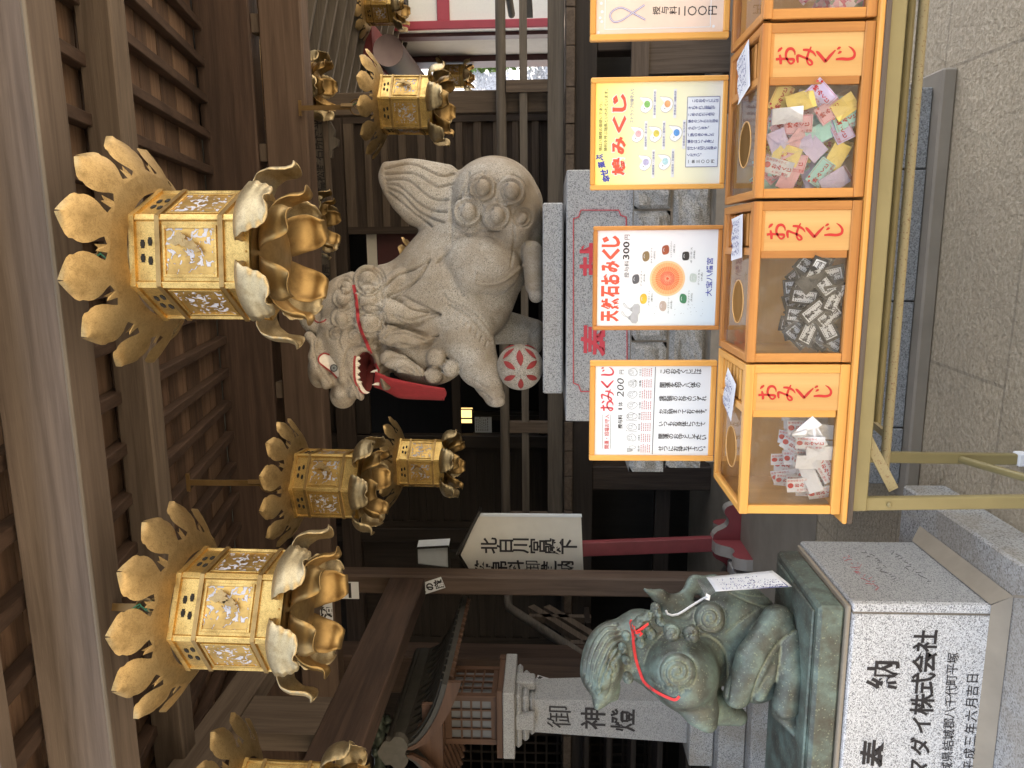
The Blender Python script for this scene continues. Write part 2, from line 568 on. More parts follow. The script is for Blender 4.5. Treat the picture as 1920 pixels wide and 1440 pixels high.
def bronze_mat():
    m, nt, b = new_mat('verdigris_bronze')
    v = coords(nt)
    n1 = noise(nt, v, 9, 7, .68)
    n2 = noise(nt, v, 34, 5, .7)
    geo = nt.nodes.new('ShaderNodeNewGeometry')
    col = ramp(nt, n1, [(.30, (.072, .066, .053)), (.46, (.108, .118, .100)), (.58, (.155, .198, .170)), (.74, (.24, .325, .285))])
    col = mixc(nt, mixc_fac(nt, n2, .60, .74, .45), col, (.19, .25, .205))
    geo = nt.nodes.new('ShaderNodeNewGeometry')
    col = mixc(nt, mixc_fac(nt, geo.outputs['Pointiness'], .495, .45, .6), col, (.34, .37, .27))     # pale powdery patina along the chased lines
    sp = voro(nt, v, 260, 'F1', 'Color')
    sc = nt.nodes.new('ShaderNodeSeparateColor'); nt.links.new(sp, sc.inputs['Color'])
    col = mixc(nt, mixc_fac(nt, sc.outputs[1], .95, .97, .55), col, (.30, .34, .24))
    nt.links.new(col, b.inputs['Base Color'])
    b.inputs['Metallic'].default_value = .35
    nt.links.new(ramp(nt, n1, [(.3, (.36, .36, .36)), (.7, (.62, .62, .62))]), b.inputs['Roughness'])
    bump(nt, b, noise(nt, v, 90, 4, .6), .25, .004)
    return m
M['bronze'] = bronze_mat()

M['gold'] = gold('aged_brass', (.62, .42, .145), (.32, .20, .068), .38, .62, 95)
M['gold_leaf'] = gold('engraved_brass', (.40, .285, .135), (.25, .17, .075), .48, .40, 60)
M['gold_smooth'] = gold('dull_brass', (.34, .225, .09), (.20, .125, .05), .42, .10)
M['gold_pale'] = gold('pale_brass', (.46, .37, .22), (.28, .21, .11), .44, .35, 60)
M['slot'] = plain('dark_opening', (.012, .010, .008), .9, 0, .05)

def openwork(name, col, dark, paper=(.46, .47, .54), glow=0.0):
    """brass openwork over white paper: the scroll cut-outs are a pattern of the panel"""
    m, nt, b = new_mat(name)
    v = coords(nt)
    w_ = nd(nt, 'ShaderNodeTexNoise'); w_.inputs['Scale'].default_value = 40; w_.inputs['Detail'].default_value = 1.2; w_.inputs['Distortion'].default_value = 1.6
    nt.links.new(v, w_.inputs['Vector'])
    mask = ramp(nt, w_.outputs['Fac'], [(.56, (0, 0, 0)), (.585, (1, 1, 1))])
    n1 = noise(nt, v, 14, 6, .65)
    g = ramp(nt, n1, [(.28, dark), (.6, col)])
    nt.links.new(mixc(nt, mask, g, paper), b.inputs['Base Color'])
    inv = nt.nodes.new('ShaderNodeMath'); inv.operation = 'MULTIPLY_ADD'
    inv.inputs[1].default_value = -.92; inv.inputs[2].default_value = .92
    nt.links.new(mask, inv.inputs[0]); nt.links.new(inv.outputs[0], b.inputs['Metallic'])
    b.inputs['Roughness'].default_value = .42
    inv2 = nt.nodes.new('ShaderNodeMath'); inv2.operation = 'SUBTRACT'; inv2.inputs[0].default_value = 1
    nt.links.new(mask, inv2.inputs[1])
    bump(nt, b, inv2.outputs[0], .8, .006)
    return m
M['openwork'] = openwork('brass_openwork', (.62, .40, .13), (.30, .18, .06))

M['paper'] = plain('white_paper', (.72, .73, .75), .6, 0, .02, 30)
M['poster_white'] = plain('white_poster', (.70, .74, .78), .45, 0, .015, 6)
M['ink'] = plain('black_ink', (.022, .018, .020), .6, 0, .1)
M['red_ink'] = plain('red_ink', (.50, .018, .016), .55, 0, .08)
M['pink_red_ink'] = plain('crimson_ink', (.56, .05, .07), .55, 0, .08)
M['orange_ink'] = plain('vermilion_ink', (.78, .085, .045), .5, 0, .05)
M['blue_ink'] = plain('blue_ink', (.035, .045, .36), .5, 0, .08)
M['navy_ink'] = plain('navy_ink', (.05, .06, .22), .5, 0, .08)
M['violet_ink'] = plain('violet_cord', (.25, .17, .42), .5, 0, .08)
M['red_cloth'] = plain('red_cloth', (.34, .028, .034), .85, 0, .18, 40, .15)
M['bright_cloth'] = plain('bright_red_ribbon', (.80, .05, .05), .8, 0, .1, 60, .1)
M['maroon'] = plain('maroon_paint', (.22, .040, .045), .55, 0, .18, 8)
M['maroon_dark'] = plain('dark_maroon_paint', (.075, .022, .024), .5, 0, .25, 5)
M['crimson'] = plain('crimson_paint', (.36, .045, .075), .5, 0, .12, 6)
M['grey_paint'] = plain('grey_paint', (.30, .27, .24), .6, 0, .12, 9)
M['roof_ornament'] = plain('weathered_brown_ornament', (.085, .078, .066), .7, 0, .2, 30)
M['sky_blocker'] = plain('sky_blocker_foliage', (.045, .065, .025), .8, 0, .4, 3)  # for the added, unseen screen that blocks low sky light
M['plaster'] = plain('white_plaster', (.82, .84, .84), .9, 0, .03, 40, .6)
M['shaded_plaster'] = plain('shaded_grey_plaster', (.42, .40, .39), .9, 0, .05, 12)  # side wall of the white building: its shade is put into this greyer colour
M['gutter'] = plain('brown_gutter', (.045, .022, .023), .65, 0, .2, 4)
M['gutter_cap'] = plain('pinkish_grey_cap', (.42, .33, .35), .55, 0, .08, 9)
M['olive'] = plain('olive_steel_paint', (.245, .200, .088), .42, .1, .10, 10)
def rusty():
    m, nt, b = new_mat('rusty_olive_paint')
    v = coords(nt)
    n = noise(nt, v, 190, 3, .6)
    nt.links.new(ramp(nt, n, [(.58, (.34, .28, .15)), (.66, (.22, .13, .06)), (.74, (.13, .065, .035))]), b.inputs['Base Color'])
    b.inputs['Roughness'].default_value = .6
    return m
M['rusty'] = rusty()
M['dark_metal'] = plain('dark_iron', (.05, .045, .04), .45, .8, .15)
M['bronze_strap'] = plain('brown_brass_strap', (.20, .125, .05), .5, .6, .2)
M['green_wire'] = plain('green_wire', (.02, .14, .06), .5)
M['tile'] = plain('dark_copper_roof', (.045, .042, .036), .5, .1, .25, 20, .1)
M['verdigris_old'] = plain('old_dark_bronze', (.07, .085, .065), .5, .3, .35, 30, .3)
M['white_plastic'] = plain('white_cord', (.80, .80, .80), .6, 0, .03)
M['silver'] = plain('dusty_glass_white', (.62, .66, .70), .35, 0, .06)
M['signboard'] = plain('cream_painted_board', (.68, .65, .58), .6, 0, .06, 7)
M['joint_mortar'] = plain('mortar', (.23, .20, .16), .9, 0, .15, 20, .3)  # mortar colour of the plinth cores and the slab joint

def clear(name, tint=(1, 1, 1), gl=.10, rough=.05, dirt=.06):
    m = bpy.data.materials.new(name)
    m.use_nodes = True
    nt = m.node_tree
    nt.nodes.remove(nt.nodes['Principled BSDF'])
    out = nt.nodes['Material Output']
    tr = nd(nt, 'ShaderNodeBsdfTransparent'); tr.inputs['Color'].default_value = (*tint, 1)
    g = nd(nt, 'ShaderNodeBsdfGlossy'); g.inputs['Roughness'].default_value = rough
    df = nd(nt, 'ShaderNodeBsdfDiffuse'); df.inputs['Color'].default_value = (.8, .8, .8, 1)
    lw = nd(nt, 'ShaderNodeFresnel'); lw.inputs['IOR'].default_value = 1.45
    mul = nd(nt, 'ShaderNodeMath', operation='MULTIPLY_ADD'); mul.inputs[1].default_value = .85 if gl < .15 else .38; mul.inputs[2].default_value = gl * .1
    nt.links.new(lw.outputs[0], mul.inputs[0])
    a = nd(nt, 'ShaderNodeMixShader'); bmx = nd(nt, 'ShaderNodeMixShader')
    v = coords(nt, (1, 1, 1))
    dn = mixc_fac(nt, noise(nt, v, 14, 6, .7), .45, .8, dirt * 2)
    nt.links.new(dn, bmx.inputs[0]); nt.links.new(tr.outputs[0], bmx.inputs[1]); nt.links.new(df.outputs[0], bmx.inputs[2])
    nt.links.new(mul.outputs[0], a.inputs[0]); nt.links.new(bmx.outputs[0], a.inputs[1]); nt.links.new(g.outputs[0], a.inputs[2])
    nt.links.new(a.outputs[0], out.inputs['Surface'])
    return m
M['acrylic'] = clear('clear_acrylic', (.97, .97, .96), .1, .04, .05)
M['bag'] = clear('clear_film_bag', (.97, .975, .98), .2, .10, .012)
M['sleeve'] = clear('plastic_sleeve', (.95, .95, .96), .4, .12, .16)

def emit(name, col, st):
    m, nt, b = new_mat(name)
    b.inputs['Emission Color'].default_value = (*col, 1)
    b.inputs['Emission Strength'].default_value = st
    b.inputs['Base Color'].default_value = (*col, 1)
    return m
M['lamp_glow'] = emit('lit_lamp_paper', (1.0, .62, .22), .55)

def ground_mat():
    m, nt, b = new_mat('rough_paving')
    v = coords(nt)
    n1 = noise(nt, v, 55, 5, .7)
    n2 = noise(nt, v, 1.4, 5, .6)
    col = ramp(nt, n1, [(.25, (.29, .232, .160)), (.50, (.50, .415, .293)), (.74, (.72, .62, .47))])
    col = mixc(nt, mixc_fac(nt, n2, .4, .65, .5), col, (.39, .33, .248))
    br = nd(nt, 'ShaderNodeTexBrick')
    br.inputs['Scale'].default_value = 1.0; br.inputs['Brick Width'].default_value = 1.1; br.inputs['Row Height'].default_value = .62
    br.inputs['Mortar Size'].default_value = .007; br.inputs['Mortar Smooth'].default_value = .4
    nt.links.new(coords(nt, (1, 1, 1), (0, 0, .03)), br.inputs['Vector'])
    dv = noise(nt, v, 6, 3)
    col = mixc(nt, mixc_mul(nt, br.outputs['Fac'], .32), col, (.10, .082, .062))
    nt.links.new(col, b.inputs['Base Color'])
    nt.links.new(ramp(nt, n1, [(.3, (.75,) * 3), (.75, (.42,) * 3)]), b.inputs['Roughness'])
    nr = bump(nt, b, n1, .9, .014)
    bump(nt, b, noise(nt, v, 14, 4, .6), .7, .02, nr)
    return m

M['ground'] = ground_mat()
M['floor_concrete'] = plain('smooth_brown_concrete', (.25, .218, .175), .7, 0, .16, 5, .15)
M['earth_cement'] = plain('brown_cement', (.30, .255, .195), .85, 0, .14, 9, .2)
M['gravel'] = granite('pale_lilac_gravel', (.46, .45, .47), (.16, .15, .16), (.66, .65, .67), 38, 1.4, st=.2)
M['foliage'] = plain('sunlit_foliage', (.10, .17, .035), .7, 0, .5, 9, .3)
# ------------------------------------------------------------------ setting: ground
g = MB(); g.add([(-60, -60, 0), (60, -60, 0), (60, 60, 0), (-60, 60, 0)], [(0, 1, 2, 3)])
g.build('ground', M['ground'], kind='structure')
g = MB(); g.add([(-9, 4.05, .004), (5, 4.05, .004), (5, 9, .004), (-9, 9, .004)], [(0, 1, 2, 3)])
g.build('concrete_floor', M['floor_concrete'], kind='structure')
# bright slope outside, seen through the gap on the right
g = MB(); rnd = random.Random(4)
gr = []
for i in range(15):
    row = []
    for j in range(21):
        row.append((2.4 + j * .35, 15.5 + i * .7, .2 + i * .5 + rnd.uniform(-.06, .06)))
    gr.append(row)
g.sheet(gr, smooth=False)
g.build('gravel_slope', M['gravel'], kind='structure')

# ------------------------------------------------------------------ shrine hall
hall = thing('shrine_hall', 'dark timber worship hall with deep eaves, railed veranda and slatted doors', 'shrine hall', (0, 5.4, 0))
XL, XR = -6.5, 5.0
def part(name, mb, mt, parent=None, **k):
    return mb.build(name, mt, parent or hall, **k)
b = MB(); b.box(XL, XR, 2.165, 2.32, 2.96, 3.20, .012); eave_beam = part('eave_beam', b, wood('beam', 'x'))
b = MB(); b.beam((XL, 2.172, 2.967), (XR, 2.172, 2.967), .014, .014, (0, -1, 1), .003); b.build('pale_edge', wood('rail', 'x'), eave_beam)  # thin strip of paler wood along the beam's lower front edge
b = MB(); b.box(XL, XR, 3.205, 3.33, 3.30, 3.455, .008); part('purlin', b, wood('grey', 'x'))
b = MB(); b.box(XL, XR, 5.30, 5.48, 3.165, 3.462, .012); part('lintel', b, wood('pillar', 'x'))
b = MB(); b.box(XL, XR, 5.32, 5.50, 3.53, 3.92, .010); part('upper_lintel', b, wood('eave', 'x'))
b = MB()
for k in range(12): b.box(XL + .3 + k * .85, XL + .42 + k * .85, 5.36, 5.46, 3.452, 3.53)
part('spacer_blocks', b, wood('grey', 'x'))
ceil_z = lambda y: 3.50 + .205 * (y - 3.25)
sl = math.atan(.205)
for k in range(48):
    x = XL + .12 + .2385 * k
    b = MB(); b.beam((x, 1.99, ceil_z(1.99) - .034), (x, 5.36, ceil_z(5.36) - .034), .055, .066, bev=.004)
    part('rafter', b, wood('eave', 'y'))
b = MB(); y = 1.97; k = 0; rnd = random.Random(2)
while y < 5.32:
    wd = rnd.uniform(.13, .19); y1 = min(y + wd, 5.34)
    off = rnd.uniform(0, .006); b.cur = rnd.choice((0, 0, 1, 2))
    b.beam(((XL + XR) / 2 - 5, (y + y1) / 2, ceil_z((y + y1) / 2) + .011 + off), ((XL + XR) / 2 + 5, (y + y1) / 2, ceil_z((y + y1) / 2) + .011 + off), y1 - y - .004, .02, (0, -math.sin(sl), math.cos(sl)))
    y = y1
part('ceiling_boards', b, [wood('board', 'x'), wood('board2', 'x'), wood('board3', 'x')])
b = MB(); b.box(XL, XR, 1.93, 1.99, ceil_z(1.96) - .08, ceil_z(1.96) + .08); part('fascia_board', b, wood('beam', 'x'))
b = MB()   # roof skin and everything above
prof = [(1.91, ceil_z(1.91) + .06), (5.4, ceil_z(5.4) + .06), (9.5, 6.4), (14, 4.2)]
gr = [[(XL - .2, yy, zz), (XR + .15, yy, zz)] for yy, zz in prof]
b.sheet(gr, smooth=False)
gr2 = [[(XL - .2, yy, zz + .12), (XR + .15, yy, zz + .12)] for yy, zz in prof]
b.sheet(gr2, smooth=False)
b.add([gr[0][0], gr[0][1], gr2[0][1], gr2[0][0]], [(0, 1, 2, 3)])
part('roof', b, M['tile'])
# pillars
def pillar(x0, x1, y0, y1, z0, z1, kind='pillar'):
    b = MB(); b.box(x0, x1, y0, y1, z0, z1, .014)
    p = part('pillar', b, wood(kind, 'z'))
    b = MB(); b.box(x0 - .07, x1 + .07, y0 - .07, y1 + .07, 0, z0, .01)
    b.build('stone_base', M['granite_mid'], p)
    return p
pa, pb = at(324, 900, Y=5.3), at(359, 900, Y=5.3)
pillar(pa.x, pb.x, 5.295, 5.455, .12, 3.165)
pillar(2.9, 3.12, 5.295, 5.475, .12, 3.165)
q0, q1 = at(136, 900, Y=5.75), at(206, 900, Y=5.75)
pillar(q0.x, q1.x, 5.75, 6.0, .1, 3.6, 'eave')
# tie beams running out to the front posts
t0 = at(352, 782, Y=5.28); tx = t0.x + .02
b = MB(); b.box(tx - .15, tx, 2.0, 5.285, 2.445, 2.715, .008); part('tie_beam', b, wood('eave', 'y'))
b = MB(); b.box(tx - .13, tx + .0, 2.34, 5.31, 3.17, 3.36, .008); part('tie_beam', b, wood('grey', 'y'))
s0 = at(140, 480, X=tx); s1 = at(70, 480, X=tx)
b = MB(); b.box(tx - .12, tx - .01, min(s0.y, s1.y), max(s0.y, s1.y), 2.715, 3.17, .006); part('strut', b, wood('grey', 'z'))
# veranda
FZ = 1.362
b = MB(); rnd = random.Random(5); x = XL
while x < 3.0:
    wd = rnd.uniform(.21, .33)
    b.box(x, x + wd - .006, 6.62 + rnd.uniform(0, .012), 8.1, FZ - .075, FZ, .006); x += wd
part('veranda_planks', b, wood('grey', 'y'))
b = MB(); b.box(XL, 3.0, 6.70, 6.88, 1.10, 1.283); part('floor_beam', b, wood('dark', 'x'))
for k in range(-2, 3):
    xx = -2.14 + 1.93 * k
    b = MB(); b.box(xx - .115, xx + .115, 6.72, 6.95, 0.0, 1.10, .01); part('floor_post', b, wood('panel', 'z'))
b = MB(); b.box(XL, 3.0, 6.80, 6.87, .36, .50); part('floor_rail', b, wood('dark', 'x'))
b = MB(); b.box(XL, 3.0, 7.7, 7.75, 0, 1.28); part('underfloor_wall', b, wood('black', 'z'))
b = MB()
p0, p1 = at(1305, 1370, Y=6.66), at(1378, 1215, Y=6.66)
b.box(p0.x, p1.x, 6.66, 6.70, p0.z, p1.z); part('skirting_board', b, wood('grey', 'z'))
b = MB()
p0, p1 = at(1296, 1215, Y=6.64), at(1440, 1190, Y=6.64)
b.box(p0.x, p1.x + .8, 6.60, 6.655, p0.z, p1.z + .02); part('skirting_board', b, wood('grey', 'x'))
# railing
rl = MB(); rl.tube([(-2.9, 6.78, 1.915), (2.62, 6.78, 1.915)], .045, 12); railing = part('railing', rl, wood('rail', 'x'))
b = MB(); b.box(-2.9, 2.55, 6.755, 6.815, 1.69, 1.755); b.build('middle_rail', wood('rail', 'x'), railing)
b = MB(); b.box(-2.9, 2.6, 6.73, 6.83, 1.375, 1.515, .006); b.build('bottom_rail', wood('rail', 'x'), railing)
for u in (1277, 1030, 640, 470):
    p = at(u, 960, Y=6.78)
    b = MB(); b.box(p.x - .05, p.x + .05, 6.74, 6.82, 1.515, 1.87); b.build('post', wood('grey', 'z'), railing)
b = MB(); b.tube([(2.5, 6.78, 1.915), (2.5, 8.8, 1.915)], .04, 10); b.build('side_rail', wood('rail', 'y'), railing)
b = MB(); b.box(2.46, 2.54, 6.83, 8.8, 1.68, 1.76); b.box(2.45, 2.55, 6.83, 8.8, 1.38, 1.50); b.build('side_rail', wood('rail', 'y'), railing)
# facade
WY = 7.9
def uz(v, y=WY, u=800): return at(u, v, Y=y).z
def ux(u, y=WY, v=900): return at(u, v, Y=y).x
def slat_door(u0, u1, vtop, vbot, vb, kind='panel', y=WY):
    x0, x1 = ux(u0, y), ux(u1, y)
    b = MB(); b.box(x0, x1, y, y + .02, uz(vbot, y), uz(vtop, y))
    d = part('slatted_door', b, wood(kind, 'x'))
    b = MB()
    st = .075
    b.box(x0, x0 + st, y - .035, y, uz(vbot, y), uz(vtop, y)); b.box(x1 - st, x1, y - .035, y, uz(vbot, y), uz(vtop, y))
    b.build('stile', wood(kind, 'z'), d)
    b = MB()
    b.box(x0 + st, x1 - st, y - .034, y, uz(vtop, y) - .10, uz(vtop, y)); b.box(x0 + st, x1 - st, y - .034, y, uz(vbot, y), uz(vbot, y) + .1)
    for a, c in vb: b.box(x0 + st, x1 - st, y - .028, y, uz(c, y), uz(a, y))
    b.build('cross_bars', wood('grey' if kind == 'panel' else kind, 'x'), d)
    return d
VB = [(700, 711), (729, 741), (761, 774), (795, 808), (828, 840), (863, 875), (895, 908), (930, 942), (964, 975), (999, 1011)]
slat_door(1003, 1226, 664, 1046, VB)
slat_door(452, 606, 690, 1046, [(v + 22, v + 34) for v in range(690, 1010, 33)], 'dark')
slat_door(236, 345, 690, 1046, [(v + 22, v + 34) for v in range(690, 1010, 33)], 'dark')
def post(u0, u1, v0, v1, y, kind='dark', d=.12, name='wall_post'):
    b = MB(); b.box(ux(u0, y), ux(u1, y), y - d, y, uz(v1, y), uz(v0, y), .006); return part(name, b, wood(kind, 'z'))
post(605, 628, 600, 1050, WY + .05, 'dark')
post(898, 912, 640, 1050, WY + .05, 'dark')
post(430, 455, 600, 1050, WY + .05, 'dark')
post(1224, 1266, 560, 1046, 7.0, 'grey', .12)
def rail_(u0, u1, v0, v1, y, kind='dark', d=.1, name='wall_rail'):
    b = MB(); b.box(ux(u0, y), ux(u1, y), y - d, y, uz(v1, y), uz(v0, y), .004); return part(name, b, wood(kind, 'x'))
rail_(-400, 1262, 628, 664, WY + .03, 'panel', .12)
rail_(628, 905, 664, 690, WY, 'dark', .06)
rail_(628, 898, 846, 862, WY, 'dark', .06)
rail_(628, 898, 1010, 1046, WY, 'dark', .06)
# wall above the doors
b = MB(); b.box(XL, ux(1262), WY + .1, WY + .16, uz(640), 4.9); part('upper_wall', b, wood('dark', 'x'))
# dark room behind the doors
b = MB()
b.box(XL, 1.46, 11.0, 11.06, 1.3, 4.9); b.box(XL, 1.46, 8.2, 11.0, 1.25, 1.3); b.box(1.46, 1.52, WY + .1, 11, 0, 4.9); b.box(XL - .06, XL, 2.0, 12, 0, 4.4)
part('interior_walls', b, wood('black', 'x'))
b = MB(); b.box(ux(60), ux(452), WY + .02, WY + .05, 1.3, uz(640)); part('plank_wall', b, wood('dark', 'z'))
# red hanging inside
b = MB(); b.box(ux(912), ux(1003), WY + .10, WY + .12, uz(1040), uz(711)); part('door_curtain', b, M['maroon_dark'])
b = MB(); b.box(ux(912), ux(1003), WY + .06, WY + .08, uz(711), uz(693)); part('curtain_band', b, M['signboard'])
# black lattice far left
b = MB(); y = 7.4
x0, x1, z0, z1 = ux(-60, y), ux(132, y), .2, uz(820, y)
k = x0
while k < x1: b.box(k, k + .022, y, y + .02, z0, z1); k += .12
k = z0
while k < z1: b.box(x0, x1, y - .021, y - .001, k, k + .022); k += .12
part('lattice', b, wood('dark', 'x'))
# stairs on the left
sx0, sx1 = -6.2, -3.52
p1, p2 = at(300, 955, Y=6.7), at(211, 1092, X=at(300, 955, Y=6.7).x)
dv = Vector((0, p2.y - p1.y, p2.z - p1.z)).normalized()
b = MB(); b.tube([(p1.x, 7.1, p1.z + .03), (p1.x, 6.85, p1.z + .02), p1, p1 + dv * 2.3], .042, 12); stair_rail = part('stair_handrail', b, wood('rail', 'y'))
b = MB()
for k, dz in ((0, -.21), (1, -.36)):
    a = Vector((p1.x, p1.y, p1.z + dz)); b.beam(a, a + dv * 2.3, .06, .075)
for k in range(4):
    a = p1 + dv * (.25 + k * .6); b.box(a.x - .03, a.x + .03, a.y - .03, a.y + .03, a.z - .62, a.z - .04)
b.build('rails', wood('grey', 'y'), stair_rail)
b = MB()
for k in range(7):
    z = FZ - .19 * (k + 1); yy = 6.6 - .245 * (k + 1)
    b.box(sx0, p1.x + .05, yy, yy + .30, z - .05, z, .006)
part('stair_treads', b, wood('dark', 'x'))
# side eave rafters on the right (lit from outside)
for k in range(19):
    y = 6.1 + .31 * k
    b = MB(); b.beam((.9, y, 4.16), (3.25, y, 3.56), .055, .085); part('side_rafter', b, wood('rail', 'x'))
b = MB(); b.beam((.9, 9.0, 4.25), (3.4, 9.0, 3.61), 7, .02); part('side_eave_boards', b, wood('black', 'x'))
b = MB(); b.box(3.22, 3.34, 5.5, 12.3, 3.44, 3.56); part('side_eave_beam', b, wood('dark', 'y'))

# donor name board under the beam
def board_thing(name, label, cat, group=None): return thing(name, label, cat, (0, 0, 0), 0, group)
nb = thing('name_board', 'long pale board of brushed donor names hanging under the lintel', 'name board', at(1000, 628, Y=7.0))
y = 7.0
x0, x1 = ux(870, y), ux(1222, y); z0, z1 = uz(627, y), uz(588, y)
b = MB(); b.box(x0, x1, y, y + .03, z0, z1); b.build('board', wood('rail', 'x'), nb)
b = MB(); b.box(x0 - .02, x1 + .02, y - .02, y + .03, z0 - .05, z0, .004); b.box(x1, x1 + .04, y - .02, y + .03, z0, z1); b.build('frame', wood('grey', 'x'), nb)
b = MB()
r1 = '渡来根大　　石黒水栗藤船赤中相夢荏仁'; r2 = '山辺会岸　　川沢谷原代橋松野石所博平'
n = len(r1)
for i in range(n):
    xx = x0 + (i + .6) / n * (x1 - x0)
    for row, fz in ((r1, .66), (r2, .26)):
        if row[i] != '　': put_col(b, row[i], (xx, y - .003, z0 + (z1 - z0) * fz), (1, 0, 0), (0, 0, 1), .085, bold=.02)
b.build('lettering', M['ink'], nb)
# carved bracket at its right end
b = MB(); cx, cz = ux(1205, y), uz(640, y)
b.prism([(-.26, .05), (.06, .05), (.06, -.02), (-.02, -.06), (-.08, -.05), (-.10, -.09), (-.16, -.08), (-.19, -.03), (-.26, -.02)], (cx, y - .01, cz + .02), (1, 0, 0), (0, 0, 1), .05)
b.build('carved_bracket', wood('rail', 'x'), nb)

# ------------------------------------------------------------------ neighbour building, right
nbld = thing('white_walled_building', 'white plastered building with crimson posts outside beyond the railing', 'building', (4, 11, 0))
cy = 11.0
c0 = at(1388, 900, Y=cy)
b = MB(); b.box(c0.x, c0.x + 6, cy, cy + .2, 0, 4.3); b.build('wall', M['plaster'], nbld)
b = MB(); b.box(c0.x - .02, c0.x + .09, cy - .06, cy, 0, 4.3, .008)
zz = at(1400, 832, Y=cy).z; b.box(c0.x + .09, c0.x + 6, cy - .045, cy, zz - .085, zz + .085, .006)
for k in range(1, 4): b.box(c0.x + 1.5 * k, c0.x + 1.5 * k + .11, cy - .06, cy, 0, 4.3)
b.build('crimson_posts', M['crimson'], nbld)
b = MB(); b.box(c0.x - .0, c0.x + .04, cy + .2, cy + 1.85, 0, 4.3); b.build('side_wall', M['shaded_plaster'], nbld)
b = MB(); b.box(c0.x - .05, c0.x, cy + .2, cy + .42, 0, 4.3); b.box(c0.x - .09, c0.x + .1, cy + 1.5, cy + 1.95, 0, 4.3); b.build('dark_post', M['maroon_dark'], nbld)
gp = at(1345, 728, Y=9.6)
b = MB(); b.tube([(gp.x, 9.6, gp.z), (gp.x, 13.5, gp.z)], .185, 28, m=0)
gt = b.build('gutter', M['gutter'], nbld)
b = MB(); b.lathe([(0, 0), (.18, 0), (.186, .006)], (gp.x, 9.594, gp.z), 28, rot=Matrix.Rotation(R(90), 3, 'X')); b.build('end_cap', M['gutter_cap'], gt)
b = MB(); b.box(gp.x - .10, gp.x + .35, 9.62, 13.5, gp.z + .20, gp.z + .36); b.build('fascia', M['maroon'], nbld)
b = MB(); b.box(gp.x + .05, gp.x + 7, 9.7, 13.6, gp.z + .37, gp.z + .5); b.build('roof', M['tile'], nbld)

# shrubs on the slope
rnd = random.Random(11)
def leaf_cloud(mb, c, r, n, size):
    for i in range(n):
        d = Vector((rnd.gauss(0, 1), rnd.gauss(0, 1), rnd.gauss(0, 1))).normalized() * (rnd.random() ** .4)
        p = Vector(c) + Vector((d.x * r[0], d.y * r[1], d.z * r[2]))
        a = Vector((rnd.uniform(-1, 1), rnd.uniform(-1, 1), rnd.uniform(-1, 1))).normalized()
        e = a.cross(Vector((rnd.uniform(-1, 1), rnd.uniform(-1, 1), rnd.uniform(-1, 1)))).normalized()
        s_ = size * rnd.uniform(.6, 1.3)
        mb.add([p - a * s_, p + e * s_ * .5, p + a * s_, p - e * s_ * .5], [(0, 1, 2, 3)])
for (u, v, Y, r, lab) in ((1332, 930, 17.5, (.25, .7, 1.0), 'tall sunlit green shrub on the gravel slope beside the dark maroon corner post'),
                          (1330, 850, 19.5, (.25, .9, .9), 'sunlit green shrub higher up the gravel slope behind the small hanging lantern')):
    p = at(u, v, Y=Y)
    t = thing('shrub', lab, 'shrub', (p.x, p.y, p.z - r[2]), group='shrubs on the slope outside')
    b = MB(); leaf_cloud(b, p, r, 900, .085); b.build('foliage', M['foliage'], t)
    b = MB(); b.tube([(p.x, p.y, p.z - r[2] * 1.2), (p.x, p.y, p.z)], [.05, .02], 6); b.build('stem', wood('dark', 'z'), t)

# unseen leaf screen added behind the camera to block the low sky
rs = np.random.RandomState(7)
n = 9000
c = np.stack([rs.uniform(-26, 20, n), -13 + rs.normal(0, 1.1, n), 6.3 * rs.rand(n) ** .85], 1)
c[:, 2] *= .78 + .22 * np.sin(c[:, 0] * .9) * np.cos(c[:, 0] * .37 + 1)
d1 = rs.normal(0, 1, (n, 3)); d1 /= np.linalg.norm(d1, axis=1)[:, None]
d2 = np.cross(d1, rs.normal(0, 1, (n, 3))); d2 /= np.linalg.norm(d2, axis=1)[:, None]
sz_ = rs.uniform(.22, .5, n)[:, None]
V = np.stack([c - d1 * sz_, c + d2 * sz_ * .6, c + d1 * sz_, c - d2 * sz_ * .6], 1).reshape(-1, 3)
b = MB(); b.add(V, np.arange(4 * n).reshape(-1, 4)); b.build('sky_blocker_leaves', M['sky_blocker'], kind='stuff')
# ------------------------------------------------------------------ hanging brass lanterns
LR, LH = .19, .34
def hexp(a, r, z): return Vector((r * math.cos(a), r * math.sin(a), z))
def hex_ring(mb, r, z0, z1, th=.012, m=None):
    """hexagonal band, outer corner radius r"""
    for k in range(6):
        a0, a1 = R(60 * k), R(60 * k + 60)
        P = [hexp(a0, r, z0), hexp(a1, r, z0), hexp(a1, r, z1), hexp(a0, r, z1), hexp(a0, r - th, z0), hexp(a1, r - th, z0), hexp(a1, r - th, z1), hexp(a0, r - th, z1)]
        mb.add(P, [(0, 1, 2, 3), (3, 2, 6, 7), (1, 0, 4, 5)], m)

def latch_shape():
    P = []
    for i in range(28):
        a = 2 * math.pi * i / 28
        r = .021 + .005 * math.cos(3 * a + .4) + .0035 * math.cos(7 * a)
        P.append((r * math.cos(a) * .85, r * math.sin(a) * 1.25))
    return P

